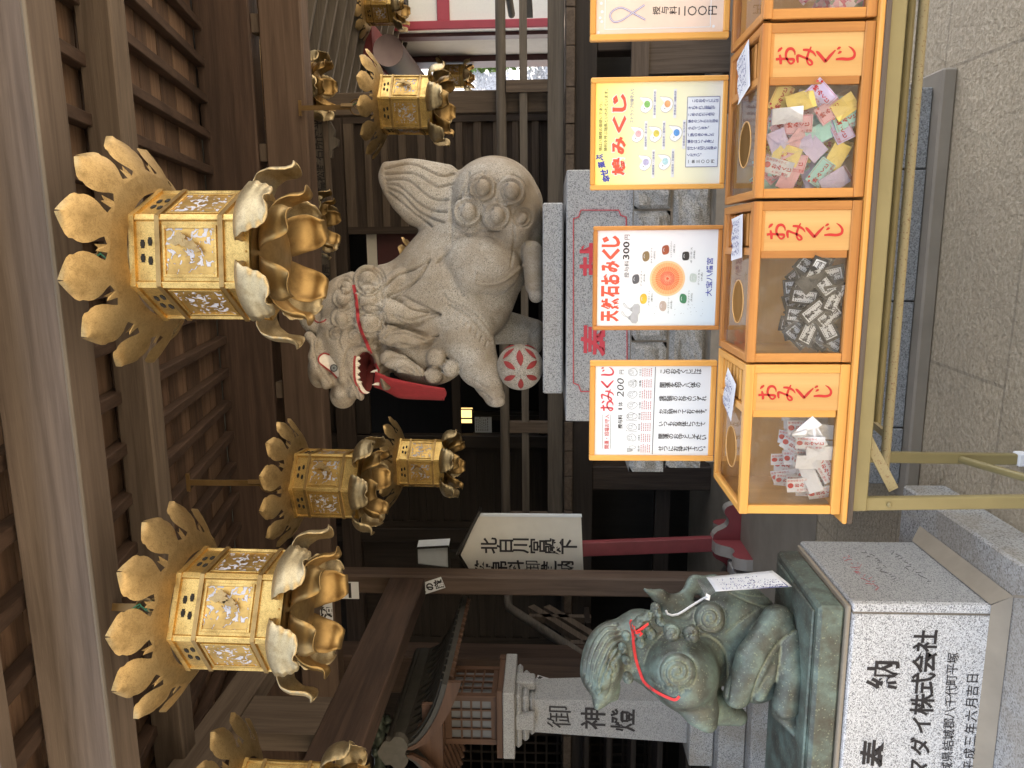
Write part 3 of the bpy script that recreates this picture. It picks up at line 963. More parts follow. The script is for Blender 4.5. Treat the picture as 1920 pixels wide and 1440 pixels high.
def make_lantern(label):
    root = thing('hanging_lantern', label, 'lantern', (0, 0, 0), 0, 'gilded hexagonal lanterns hung along the eaves')
    # hexagon with flat faces towards -Y : corners at 0, 60, ...
    mb = MB()
    hex_ring(mb, LR, .008, LH, .01)
    for k in range(6):                                    # corner stiles
        a = R(60 * k)
        c = hexp(a, LR - .002, 0)
        Mz = Matrix.Rotation(a, 3, 'Z')
        mb.obox((c.x, c.y, (LH + .008) / 2), (.012, .020, LH - .01), Mz, .002)
    hex_ring(mb, LR + .006, 0, .016, .03)
    hex_ring(mb, LR + .011, LH - .008, LH + .008, .03)
    mb.add([hexp(R(60 * k), LR, .002) for k in range(6)], [tuple(range(5, -1, -1))])
    for k in range(6):                                    # rivets on the bottom rim
        a0, a1 = R(60 * k), R(60 * k + 60)
        for t in (.2, .5, .8):
            p = hexp(a0, LR + .008, .009).lerp(hexp(a1, LR + .008, .009), t)
            mb.obox(p, (.006, .006, .006), Matrix.Rotation((a0 + a1) / 2, 3, 'Z'), .002, 0)
        am = (a0 + a1) / 2
        rr = LR * math.cos(R(30)) + .0012
        M_ = Matrix.Rotation(am, 3, 'Z')
        for sx in (-1, 1):                                # cloud shaped slots of the upper band
            for zz in (.290, .312):
                off = sx * (.020 if zz > .3 else .027)
                c = M_ @ Vector((rr, off, zz))
                mb.obox(c, (.002, .024, .009), M_, .0, 1)
                mb.obox(c, (.0026, .012, .0125), M_, .0, 1)
    body = mb.build('body', [M['gold'], M['slot']], root)
    mb = MB()
    hex_ring(mb, LR + .010, .074, .088, .018); hex_ring(mb, LR + .010, .258, .272, .018)
    mb.build('bands', M['gold_smooth'], root)
    for k in range(6):
        am = R(60 * k + 30); M_ = Matrix.Rotation(am, 3, 'Z'); rr = LR * math.cos(R(30))
        mb = MB()
        hw = LR / 2 - .022
        P = [M_ @ Vector((rr + .0015, s * hw * f, z)) for s, f, z in ((-1, 1, .100), (1, 1, .100), (1, 1, .246), (-1, 1, .246))]
        mb.add(P, [(0, 1, 2, 3)])
        # raised frame of the panel
        for (y0, y1, z0, z1) in ((-hw, hw, .094, .102), (-hw, hw, .244, .252), (-hw, -hw + .009, .102, .244), (hw - .009, hw, .102, .244)):
            c = M_ @ Vector((rr + .003, (y0 + y1) / 2, (z0 + z1) / 2))
            mb.obox(c, (.006, abs(y1 - y0), abs(z1 - z0)), M_, .001, 1)
        mb.build('panel', [M['openwork'], M['gold']], root)
        if k in (4, 1):
            mb = MB(); c = M_ @ Vector((rr + .022, .03, .195))
            mb.prism(latch_shape(), c, M_ @ Vector((0, 1, 0)), Vector((0, 0, 1)), .006)
            c = M_ @ Vector((rr + .022, .012, .158))
            mb.prism([(x * .7 + y * .25, y * .8) for x, y in latch_shape()], c, M_ @ Vector((0, 1, 0)), Vector((0, 0, 1)), .006)
            c = M_ @ Vector((rr + .012, .03, .19)); mb.obox(c, (.022, .012, .012), M_)
            mb.build('latch', M['gold_leaf'], root)
    # crown: flared collar with twelve lobed leaves
    mb = MB(); mb.smooth = True
    def prof(t): return LR * .98 + .163 * t, LH + .006 + .028 * t + .060 * t * t
    n = 12
    for i in range(72):
        a0, a1 = 2 * math.pi * i / 72, 2 * math.pi * (i + 1) / 72
        rows = []
        for t in (0, .12, .25, .34):
            r, z = prof(t)
            rows.append([hexp(a0, r, z), hexp(a1, r, z)])
        mb.sheet(rows, 0, True)
    ts = [.33, .38, .42, .48, .55, .62, .69, .75, .80, .84, .88, .92, .96, 1.0]
    hw = [1.0, .84, .54, .64, .80, .90, .94, .91, .82, .83, .72, .50, .27, .03]
    rnd = random.Random(6)
    for k in range(n):
        ac = 2 * math.pi * (k + .5) / n
        lean = rnd.uniform(-.012, .012)
        rows = []
        for t, h in zip(ts, hw):
            r, z = prof(t)
            row = []
            for j in range(-4, 5):
                s = j / 4
                a = ac + lean * t + s * h * math.pi / n * (1 - .10 * t)
                cup = .012 * (s * s) * max(0, t - .35)
                row.append(hexp(a, r, z + cup * 2.2 + rnd.uniform(-.0004, .0004)))
            rows.append(row)
        mb.sheet(rows, 0, True)
        # little spur between two leaves
        a = 2 * math.pi * k / n
        r0, z0 = prof(.33); r1, z1 = prof(.56)
        mb.add([hexp(a - .05, r0, z0), hexp(a + .05, r0, z0), hexp(a + .035, r1, z1 + .004), hexp(a - .0, r1 - .012, z1), hexp(a - .03, r1 - .004, z1 + .003)], [(0, 1, 2, 3, 4)], 0, False)
    crown = mb.build('crown', M['gold_leaf'], root)
    # roof knob and ring over the crown
    mb = MB()
    mb.lathe([(.0, LH + .13), (.02, LH + .125), (.034, LH + .10), (.026, LH + .07), (.05, LH + .055), (.12, LH + .03), (.175, LH + .005)], n=20)
    mb.tube([Vector((.022 * math.cos(a), 0, LH + .15 + .022 * math.sin(a))) for a in np.linspace(0, 2 * math.pi, 17)], .004, 6, False)
    mb.build('roof_knob', M['gold_smooth'], root)
    # curled leaves and feet at the six corners
    lp = [(.180, .020, .060), (.212, .028, .080), (.240, .018, .090), (.257, -.008, .086), (.260, -.034, .076), (.262, -.056, .066), (.270, -.072, .046), (.284, -.074, .016)]
    fp = [(.105, -.004, .046), (.142, -.016, .062), (.170, -.040, .064), (.184, -.070, .060), (.186, -.092, .050), (.192, -.108, .040), (.204, -.115, .036), (.212, -.113, .032)]
    for k in range(6):
        a = R(60 * k); er, et = Vector((math.cos(a), math.sin(a), 0)), Vector((-math.sin(a), math.cos(a), 0))
        for nm, pf, mt, cup in (('base_leaf', lp, 'gold_pale', -.018), ('foot', fp, 'gold_smooth', -.016)):
            mb = MB(); rows = []
            P = spline(pf, 4)
            for i, (r, z, h) in enumerate(P):
                sc = 1 + (.035 * math.sin(i * 1.5) if nm == 'base_leaf' else 0)
                rows.append([er * (r + cup * (s * s)) + et * (s * h * sc) + Vector((0, 0, z + (-.010 if nm == 'base_leaf' else -.004) * s * s)) for s in np.linspace(-1, 1, 9)])
            mb.sheet(rows, 0, True)
            ob = mb.build(nm, M[mt], root)
            sm = ob.modifiers.new('thick', 'SOLIDIFY'); sm.thickness = .003
    mb = MB()
    mb.lathe([(.0, -.040), (.05, -.038), (.095, -.026), (.125, -.006), (.165, -.003)], n=28)
    mb.build('bottom_bowl', M['gold_smooth'], root)
    return root

LANT = [  # u (axis), v of the body's top front edge, building depth Y, yaw, strap top z, label
    (958, 255, 2.27, 5, 0, 'largest gilded lantern, hanging from the eave beam right above the stone lion-dog'),
    (300, 330, 2.27, 28, 0, 'large gilded lantern hanging from the eave beam in front of the wooden tie beam'),
    (-78, 430, 2.56, 12, 0, 'gilded lantern cut off by the lower left edge, beside the tie beam end'),
    (534, 549, 3.86, 37, 3.50, 'gilded lantern on a long brass strap, one corner turned towards us'),
    (571, 747, 5.42, -8, 0, 'small gilded lantern with a bright lit side, just under the strap lantern'),
    (1240, 712, 5.25, 34, 3.2, 'gilded lantern hanging from a brown strap and hook in front of the slatted door'),
    (1424, 685, 9.3, 25, 3.9, 'small dull lantern on a wire against the white plaster wall'),
    (1385, 721, 12.0, 25, 3.9, 'smallest lantern on a wire beside the round gutter end'),
    (1296, 832, 12.6, 25, 3.4, 'dark small lantern low in front of the pale gravel slope'),
    (1276, 496, 5.95, 20, 0, 'lantern half hidden behind the lintel with only its curled feet showing, far right one'),
    (1018, 508, 6.0, 10, 0, 'lantern half hidden behind the lintel with only its curled feet showing, above the lion-dog tail'),
    (912, 776, 6.0, 5, 0, 'lantern behind the stone mane with only crown leaves showing'),
]
proto = make_lantern(LANT[0][5])
LOBJ = []
for i, (u, v, Y, yaw, st, lab) in enumerate(LANT):
    root = proto if i == 0 else copy_tree(proto)
    q = at(u, v, Y=Y); f = (np.array(q) - CAM) @ FWD
    qf = at(u, v, D=f - .155)
    root.location = (q.x, q.y, qf.z - LH)
    root.rotation_euler = (R(1.0 if i % 2 else -.7), R(.8), R(yaw))
    root['label'] = lab
    LOBJ.append(root)
    bpy.context.view_layer.update()
    zt = qf.z + .16
    if i < 3:
        mb = MB()
        mb.tube([Vector((q.x + .03 * math.cos(a), q.y, zt + .02 + .03 * math.sin(a))) for a in np.linspace(R(-60), R(240), 12)], .004, 6)
        mb.box(q.x - .012, q.x + .012, q.y - .005, q.y + .005, zt + .045, max(2.98, zt + .06))
        mb.build('hook', M['bronze_strap'], root)
        mb = MB(); mb.tube([(q.x - .005, q.y - .01, zt + .055), (q.x + .012, q.y - .012, zt + .03), (q.x - .008, q.y - .012, zt + .008), (q.x + .022, q.y - .01, zt - .01)], .003, 5)
        mb.build('wire', M['green_wire'], root)
    elif st:
        mb = MB()
        if Y < 6:
            mb.box(q.x - .016, q.x + .016, q.y - .004, q.y + .004, zt + .07, st)
            mb.box(q.x - .05, q.x + .05, q.y - .006, q.y + .006, st - .02, st + .0)
        else:
            mb.tube([(q.x, q.y, zt + .05), (q.x, q.y, st)], .008, 6)
        mb.tube([Vector((q.x + .052 * math.cos(a), q.y, zt + .025 + .055 * math.sin(a))) for a in np.linspace(0, 2 * math.pi, 20)], .005, 6, False)
        mb.build('strap', M['bronze_strap'], root)
    else:
        mb = MB(); mb.tube([(q.x, q.y, zt), (q.x, q.y, max(3.1, zt + .1) if Y < 5.4 else 3.5)], .006, 6); mb.build('strap', M['bronze_strap'], root)
# ------------------------------------------------------------------ sculpting: smooth-blended solids turned into one surface
class Sculpt:
    def __init__(s, lo, hi, h):
        s.h = h; s.lo = np.array(lo, float)
        s.n = np.ceil((np.array(hi) - s.lo) / h).astype(int) + 1
        s.d = np.full(s.n, 9.0, dtype=np.float32)
        s.ax = [s.lo[i] + h * np.arange(s.n[i]) for i in range(3)]
        s.fw = np.array([FWD[0], FWD[1], 0]); s.fw /= np.linalg.norm(s.fw)
    def _win(s, lo, hi):
        a = np.clip(np.floor((lo - s.lo) / s.h).astype(int), 0, s.n); b = np.clip(np.ceil((hi - s.lo) / s.h).astype(int) + 1, 0, s.n)
        return tuple(slice(x, y) for x, y in zip(a, b))
    def _pts(s, w):
        return np.meshgrid(s.ax[0][w[0]], s.ax[1][w[1]], s.ax[2][w[2]], indexing='ij')
    def _blend(s, w, q, k, sub):
        d = s.d[w]
        if sub:
            q = -q
            if k > 0:
                hh = np.clip(.5 - .5 * (d - q) / k, 0, 1)
                s.d[w] = d * (1 - hh) + q * hh + k * hh * (1 - hh)
            else: s.d[w] = np.maximum(d, q)
        elif k > 0:
            hh = np.clip(.5 + .5 * (d - q) / k, 0, 1)
            s.d[w] = d * (1 - hh) + q * hh - k * hh * (1 - hh)
        else: s.d[w] = np.minimum(d, q)
    def cap(s, a, b, ra, rb, k=.02, flat=1.0, sub=False):
        a, b = np.array(a, float), np.array(b, float)
        pad = max(ra, rb) * max(1, flat) + k + 2.5 * s.h
        w = s._win(np.minimum(a, b) - pad, np.maximum(a, b) + pad)
        X, Y, Z = s._pts(w)
        if X.size == 0: return
        P = np.stack([X - a[0], Y - a[1], Z - a[2]], -1); ba = b - a
        if flat != 1.0:
            g = 1 / flat - 1
            P = P + (P @ s.fw)[..., None] * s.fw * g; ba = ba + (ba @ s.fw) * s.fw * g
        L = ba @ ba + 1e-12
        t = np.clip((P @ ba) / L, 0, 1)
        q = np.linalg.norm(P - t[..., None] * ba, axis=-1) - (ra + (rb - ra) * t)
        s._blend(w, (q * min(1.0, flat)).astype(np.float32), k, sub)
    def ell(s, c, r, M=None, k=.02, sub=False):
        """ellipsoid, radii r along the columns of M"""
        c = np.array(c, float); r = np.array(r, float)
        pad = r.max() + k + 2.5 * s.h
        w = s._win(c - pad, c + pad)
        X, Y, Z = s._pts(w)
        if X.size == 0: return
        P = np.stack([X - c[0], Y - c[1], Z - c[2]], -1)
        if M is not None: P = P @ M
        k0 = np.linalg.norm(P / r, axis=-1); k1 = np.linalg.norm(P / (r * r), axis=-1) + 1e-9
        q = k0 * (k0 - 1) / k1
        s._blend(w, q.astype(np.float32), k, sub)
    def half(s, z, above=True):
        """cut flat at height z"""
        q = (z - s.ax[2])[None, None, :].astype(np.float32)
        s.d = np.maximum(s.d, np.broadcast_to(q, s.d.shape))
    def mesh(s):
        d = s.d; n = d.shape
        ins = d < 0
        acc = np.zeros((n[0] - 1, n[1] - 1, n[2] - 1, 3), np.float32); cnt = np.zeros((n[0] - 1, n[1] - 1, n[2] - 1), np.float32)
        off = [(i, j, k) for i in (0, 1) for j in (0, 1) for k in (0, 1)]
        for p in off:
            for ax in range(3):
                if p[ax] == 1: continue
                q = list(p); q[ax] = 1
                A = d[p[0]:n[0] - 1 + p[0], p[1]:n[1] - 1 + p[1], p[2]:n[2] - 1 + p[2]]
                B = d[q[0]:n[0] - 1 + q[0], q[1]:n[1] - 1 + q[1], q[2]:n[2] - 1 + q[2]]
                cr = (A < 0) != (B < 0)
                t = np.where(cr, A / np.where(cr, A - B, 1), 0)
                for c in range(3):
                    acc[..., c] += np.where(cr, p[c] + (t if c == ax else 0), 0)
                cnt += cr
        act = cnt > 0
        idx = -np.ones(act.shape, np.int64); idx[act] = np.arange(act.sum())
        ii = np.argwhere(act)
        V = s.lo + (ii + acc[act] / cnt[act][:, None]) * s.h
        Fc = []
        for ax in range(3):
            a, b = (ax + 1) % 3, (ax + 2) % 3
            sl0 = [slice(1, n[i] - 1) for i in range(3)]; sl0[ax] = slice(0, n[ax] - 1)
            sl1 = list(sl0); sl1[ax] = slice(1, n[ax])
            A, B = ins[tuple(sl0)], ins[tuple(sl1)]
            for flip, msk in ((False, A & ~B), (True, ~A & B)):
                g = np.argwhere(msk)
                o = np.array([sl0[i].start for i in range(3)])
                g = g + o
                def id_(da, db):
                    h = g.copy(); h[:, a] -= da; h[:, b] -= db
                    return idx[h[:, 0], h[:, 1], h[:, 2]]
                q = np.stack([id_(1, 1), id_(0, 1), id_(0, 0), id_(1, 0)], 1)
                Fc.append(q[:, ::-1] if flip else q)
        Fc = np.concatenate(Fc)
        Fc = Fc[(Fc >= 0).all(1)]
        return V, Fc

def vnormals(V, Fc):
    a = V[Fc[:, 2]] - V[Fc[:, 0]]; b = V[Fc[:, 3]] - V[Fc[:, 1]]
    fn = np.cross(a, b)
    N = np.zeros_like(V)
    for k in range(4): np.add.at(N, Fc[:, k], fn)
    return N / (np.linalg.norm(N, axis=1, keepdims=True) + 1e-12)

def relax(V, Fc, it=2, lam=.5):
    n = len(V)
    e = np.concatenate([Fc[:, [0, 1]], Fc[:, [1, 2]], Fc[:, [2, 3]], Fc[:, [3, 0]]])
    for _ in range(it):
        S = np.zeros_like(V); c = np.zeros(n)
        np.add.at(S, e[:, 0], V[e[:, 1]]); np.add.at(c, e[:, 0], 1)
        np.add.at(S, e[:, 1], V[e[:, 0]]); np.add.at(c, e[:, 1], 1)
        V = V + lam * (S / np.maximum(c, 1)[:, None] - V)
    return V

def carve(V, Fc, lines, near=None):
    """lines: (list of (u, v) picture points, width px, depth m; negative raises) pressed into the surface that faces the viewer"""
    N = vnormals(V, Fc)
    u, v, f = project(V)
    face = np.clip((-(N @ FWD) + .30) * 2.2, 0, 1)
    if near is not None: face = face * np.clip((near - f) / .03 + .5, 0, 1)
    disp = np.zeros(len(V))
    for pts, wd, dp in lines:
        P = np.array(spline(pts, 6)) if len(pts) > 2 else np.array(pts, float)
        lo, hi = P.min(0) - wd * 3, P.max(0) + wd * 3
        m = np.where((u > lo[0]) & (u < hi[0]) & (v > lo[1]) & (v < hi[1]) & (face > 0))[0]
        if not len(m): continue
        q = np.stack([u[m], v[m]], 1); best = np.full(len(m), 1e9)
        for a, b in zip(P[:-1], P[1:]):
            ba = b - a
            t = np.clip(((q - a) @ ba) / (ba @ ba + 1e-9), 0, 1)
            best = np.minimum(best, np.linalg.norm(q - a - t[:, None] * ba, axis=1))
        w_ = np.exp(-(best / wd) ** 2)
        disp[m] += -dp * w_ * face[m]
    return V + N * disp[:, None]

def spiral(c, r, turns=1.6, a0=0.0, r1=.35, sgn=1, n=26):
    out = []
    for i in range(n):
        t = i / (n - 1)
        rr = r * (1 - (1 - r1) * t); a = a0 + sgn * 2 * math.pi * turns * t
        out.append((c[0] + rr * math.cos(a), c[1] + rr * math.sin(a)))
    return out

def raw_mesh(name, V, Fc, mt, parent, smooth=True):
    mb = MB(); mb.add(V, Fc, 0, smooth)
    return mb.build(name, mt, parent)

# ------------------------------------------------------------------ lion-dog plinth
pl = thing('stone_plinth', 'stepped granite plinth with red framed inscription carrying the stone lion-dog', 'plinth', (-.2, 3.4, 0))
cxp = -.205
b = MB(); b.box(cxp - .835, cxp + .835, 2.98, 4.1, 0, .055, .008); b.build('kerb', M['floor_concrete'], pl)
b = MB()
def stones(mb, x0, x1, y0, y1, z0, z1, cuts, rough=.0, bev=.004, seed=1):
    rn = random.Random(seed)
    xs = [x0] + cuts + [x1]
    for a, c in zip(xs[:-1], xs[1:]):
        mb.box(a + .003, c - .003, y0 + rn.uniform(-.006, .006), y1, z0 + .003, z1 - .003, bev)
sx = lambda u, y: at(u, 1700, Y=y).x
stones(b, cxp - .78, cxp + .78, 3.035, 4.05, .055, .46, [sx(440 + 197, 3.03), sx(875, 3.03), sx(1123, 3.03)], seed=3)
b.build('foot_course', M['granite_blue'], pl)
b = MB(); b.box(cxp - .70, cxp + .70, 3.075, 4.0, .46, .84); b.build('core', M['joint_mortar'], pl)
def rough_block(name, x0, x1, y0, y1, z0, z1, seed):
    """split-face stone: bumpy front"""
    nx, nz = 22, 9
    rn = random.Random(seed)
    ph = [rn.uniform(0, 6.3) for _ in range(6)]
    rows = []
    for j in range(nz + 1):
        row = []
        for i in range(nx + 1):
            s_, t_ = i / nx, j / nz
            e = min(s_, 1 - s_) * nx / .9; e2 = min(t_, 1 - t_) * nz / .9
            k = min(1, e, e2)
            d = .017 * k * (1 + .55 * math.sin(7 * s_ + ph[0] + 2 * t_) + .5 * math.sin(13 * s_ - 5 * t_ + ph[1]) + .4 * math.sin(9 * t_ + ph[2]) + rn.uniform(-.30, .30))
            row.append((x0 + (x1 - x0) * s_, y0 - d, z0 + (z1 - z0) * t_))
        rows.append(row)
    mb = MB(); mb.sheet(rows, 0, False)
    mb.box(x0, x1, y0, y1, z0, z1)
    return mb.build(name, M['granite_rough'], pl)
for k, (z0, z1, cuts) in enumerate(((1.012, 1.158, (552, 800, 1048, 1190)), (.855, 1.0, (560, 690, 925, 1120, 1190)))):
    for i in range(len(cuts) - 1):
        xa, xb = at(cuts[i], 1250, Y=3.10).x, at(cuts[i + 1], 1250, Y=3.10).x
        rough_block('split_stone', xa + .003, xb - .006, 3.115, 3.9, z0, z1, 10 * k + i)
b = MB(); b.box(cxp - .60, cxp + .60, 3.122, 3.85, .84, 1.16); b.build('core', M['joint_mortar'], pl)
def bz(v, y): return at(720, v, Y=y).z
b = MB(); b.box(at(650, 1100, Y=3.15).x, at(1122, 1100, Y=3.15).x, 3.15, 3.86, bz(1187, 3.15), bz(1061, 3.15), .004)
blk = b.build('inscribed_block', M['granite_grey'], pl)
yb = 3.147
def P_(u, v, y=yb): return at(u, v, Y=y)
b = MB()
ins = [(722, 1075), (1030, 1075), (1033, 1085), (1046, 1089), (1046, 1160), (1036, 1164), (1033, 1174), (722, 1176), (718, 1164), (706, 1160), (706, 1089), (718, 1085), (722, 1075)]
pp = [P_(*q) for q in ins]
for a, c in zip(pp[:-1], pp[1:]): b.beam(a, c, .003, .0065, (0, 1, 0))
b.build('red_border', M['pink_red_ink'], blk)
b = MB(); put_col(b, '奉', P_(804, 1120), (1, 0, 0), (0, 0, 1), .135, bold=.02); put_col(b, '献', P_(954, 1118), (1, 0, 0), (0, 0, 1), .13, bold=.02)
b.build('lettering', M['pink_red_ink'], blk)
sl_y = 3.2
b = MB(); b.box(at(702, 1036, Y=sl_y).x, at(1060, 1036, Y=sl_y).x, sl_y, 3.80, bz(1055, sl_y), bz(1018, sl_y), .006); b.build('top_slab', M['granite_grey'], pl)
SLZ = bz(1018, sl_y)

# ------------------------------------------------------------------ stone lion-dog (komainu)
D0 = 3.52
def K(u, v, dy=0.0): return at(u, v, D=D0 + dy)
def kr(px, dy=0.0): return px * (D0 + dy) / F
kom = thing('stone_lion_dog', 'carved granite lion-dog with red bib, paw on a flower ball, facing left', 'statue', (-.2, 3.5, SLZ))
S = Sculpt((-.86, 3.12, SLZ - .02), (.50, 3.92, 2.72), .0052)
def kc(a, b, ra, rb, k=.02, flat=1.0, sub=False):
    S.cap(K(*a), K(*b), kr(ra, a[2] if len(a) > 2 else 0), kr(rb, b[2] if len(b) > 2 else 0), k, flat, sub)
def ke(c, ru, rv, rd, rot=0.0, k=.02, sub=False):
    """ellipsoid: radii px across / px down / metres deep, rotated in the picture plane (deg, clockwise)"""
    a = R(rot); U = RGT * math.cos(a) - UPV * math.sin(a); W_ = RGT * math.sin(a) + UPV * math.cos(a)
    M_ = np.stack([U, W_, FWD], 1)
    S.ell(K(*c), (kr(ru), kr(rv), rd), M_, k, sub)
# trunk
kc((806, 800), (890, 845), 84, 112, .05, .72)
kc((890, 845), (998, 910), 112, 104, .05, .72)
kc((998, 910), (1060, 926), 104, 86, .05, .78)
kc((858, 725), (806, 800), 86, 84, .05, .72)
kc((1060, 985), (960, 990), 30, 26, .03, 2.2)
# mane and head
ke((852, 668), 76, 78, .165, 0, .05)
ke((800, 650), 62, 58, .150, 8, .04)
kc((800, 655, -.03), (722, 662, -.05), 42, 30, .03, 1.25)            # muzzle
kc((790, 648, -.03), (724, 640, -.05), 30, 18, .02, 1.6)
ke((792, 702, -.03), 30, 22, .12, 0, .03)                            # jaw hinge
kc((775, 712, -.04), (716, 724, -.05), 12, 8, .012, 3.2)            # lower jaw
# mouth cavity
kc((768, 685, -.09), (708, 694, -.10), 15, 20, .006, 4.0, True)
kc((740, 690, -.16), (700, 700, -.16), 16, 22, .006, 2.0, True)
# upper lip roll
for a, c in (((788, 700), (790, 684)), ((790, 684), (780, 668)), ((780, 668), (758, 660)), ((758, 660), (730, 661)), ((730, 661), (712, 670)), ((712, 670), (696, 676))):
    kc((*a, -.135), (*c, -.135), 7.5, 7.5, .012, 1.0)
ke((699, 643, -.05), 25, 24, .065, 0, .012)                          # nose curl
ke((704, 640, -.09), 15, 15, .05, 0, .006)
ke((706, 664, -.1), 13, 9, .05, 20, .015)
# brow and eye socket
for a, c, r in (((810, 580), (796, 592), 9), ((796, 592), (772, 588), 9), ((772, 588), (744, 598), 9), ((744, 598), (724, 614), 11)):
    kc((*a, -.115), (*c, -.12), r, r, .012, 1.2)
ke((758, 606, -.02), 46, 24, .125, 12, .02)
ke((722, 612, -.1), 12, 10, .05, 0, .01)
for a, c, r in (((834, 606), (828, 628), 7), ((828, 628), (800, 640), 8), ((800, 640), (770, 640), 8), ((770, 640), (728, 642), 7)):
    kc((*a, -.125), (*c, -.135), r, r, .014, 1.2)                    # ridge under the eye
ke((847, 588, -.06), 33, 27, .045, -12, .012)                        # ear
ke((850, 586, -.115), 22, 17, .02, -12, .006, True)
# curls of the mane
CUR = [(881, 642, 21), (878, 690, 29), (843, 641, 23), (836, 692, 31), (905, 648, 17), (915, 690, 30), (815, 626, 11), (813, 664, 12), (791, 708, 13)]
for (u, v, r) in CUR:
    rel = ((u - 852) / 76) ** 2 + ((v - 668) / 78) ** 2
    dy = -.165 * math.sqrt(max(.05, 1 - min(rel, .95))) + .012
    if u > 900: dy = -.05
    if r < 14: dy -= .0
    ke((u, v, dy - .014), r, r, kr(r) * .85, 0, .005)
    if r > 14: ke((u + r * .05, v, dy - .038), r * .62, r * .62, kr(r) * .70, 0, .002)
# flame locks
for pts in ([(893, 716, 21), (918, 748, 18), (938, 782, 9), (950, 802, 3)], [(858, 728, 24), (852, 760, 22), (846, 796, 12), (849, 826, 3)],
            [(812, 726, 20), (806, 752, 20), (801, 785, 13), (811, 822, 3)], [(768, 728, 16), (758, 752, 17), (746, 778, 11), (737, 802, 4)]):
    for a, c in zip(pts[:-1], pts[1:]):
        da = -.166 if pts[0][0] < 880 else -.115
        kc((a[0], a[1], da - .01), (c[0], c[1], da - .005), a[2], c[2], .005, .85)
# front legs
kc((812, 872, -.10), (752, 898, -.14), 58, 37, .03, .95)
kc((752, 898, -.14), (716, 918, -.17), 37, 25, .02, 1.1)
ke((697, 927, -.18), 19, 19, .055, 0, .012)
for dd in (-.04, 0, .035): ke((686, 932, -.185 + dd), 9, 14, .02, 0, .006)
kc((830, 920, .13), (818, 1000, .13), 36, 24, .03, 1.0)
ke((806, 1004, .10), 32, 15, .06, 0, .01)
# rump, haunch, hind paw
ke((1066, 925, -.09), 74, 76, .175, 0, .012)
ke((944, 902, -.145), 56, 72, .125, 14, .007)
ke((917, 884, -.19), 30, 30, .07, 0, .02)
kc((1010, 960, -.17), (1052, 985, -.12), 34, 28, .03, 1.0)
kc((968, 998, -.17), (902, 1002, -.20), 20, 17, .010, 1.3)
ke((886, 1005, -.2), 13, 13, .045, 0, .006)
# scroll curls on the haunch
HC = [(1088, 904, 27), (1082, 958, 28), (1043, 877, 28), (1036, 931, 27), (1032, 981, 17)]
for (u, v, r) in HC:
    rel = ((u - 1066) / 76) ** 2 + ((v - 925) / 78) ** 2
    dy = -.09 - .17 * math.sqrt(max(.1, 1 - min(rel, .9))) + .012
    ke((u, v, dy - .012), r, r, kr(r) * .60, 0, .005)
    ke((u, v, dy - .034), r * .58, r * .58, kr(r) * .66, 0, .002)
# tail
for pts in ([(1058, 836, 50), (1073, 797, 57), (1093, 764, 45), (1106, 742, 28), (1114, 730, 16)],):
    for a, c in zip(pts[:-1], pts[1:]): kc((a[0], a[1], -.03), (c[0], c[1], -.03), a[2], c[2], .02, .45)
kc((1098, 734, -.03), (1131, 722, -.03), 12, 3, .015, .5)
kc((1122, 770, -.03), (1112, 838, -.02), 16, 20, .02, .5)
# three chest beads
for (u, v, r) in ((769, 817, 19), (750, 844, 17), (737, 812, 17)): ke((u, v, -.168 + (0.02 if u < 745 else 0)), r, r, kr(r) * .9, 0, .002)
S.half(SLZ + .001)
V, Fc = S.mesh()
V = relax(V, Fc, 1, .4)
# carved lines, as they run on the statue
def Z5(pts): return [(1180 - y / 4.8, 700 + x / 4.8) for x, y in pts]          # detail of the rear half
def Z7(pts): return [(880 - y / 6.546, 560 + x / 6.546) for x, y in pts]        # detail of the head
def Z4(pts): return [(1040 - y / 4.364, 640 + x / 4.364) for x, y in pts]       # detail of the flank
L = []
for pts in ([(105, 270), (350, 225), (600, 330), (730, 315)], [(105, 320), (350, 310), (500, 390), (590, 435), (715, 405)], [(110, 375), (300, 370), (450, 490), (560, 550), (665, 550)],
            [(115, 410), (230, 430), (400, 580), (520, 645), (655, 660)], [(120, 445), (250, 500), (380, 640), (500, 710), (630, 755)], [(130, 485), (250, 580), (380, 690), (520, 790)]):
    L.append((Z5(pts), 2.0, .013))
for (u, v, r) in HC: L.append((spiral((u, v), r * .84, 1.35, R(200), .70), 2.4, .015))
for (u, v, r) in CUR:
    if r > 14: L.append((spiral((u, v), r * .86, 1.2, R(30), .72), 2.3, .015))
    else: L.append((spiral((u, v), r * .75, 1.1, R(30), .5), 1.4, .005))
L += [(Z5([(690, 640), (700, 900), (660, 1010), (570, 1120)]), 1.5, .005), (Z5([(860, 860), (740, 900), (680, 1010), (590, 1110)]), 1.6, .006),
      (Z5([(1265, 790), (1265, 950), (1240, 1150)]), 1.4, .004), (Z5([(930, 1200), (930, 1300), (1150, 1290), (1350, 1140)]), 2.4, -.007),
      (Z5([(860, 310), (820, 420), (770, 540)]), 1.6, .005), (Z5([(1000, 300), (870, 380), (840, 480)]), 1.8, .006),
      (Z5([(700, 450), (690, 620), (720, 780), (860, 870), (960, 820), (1080, 830)]), 2.4, .010)]
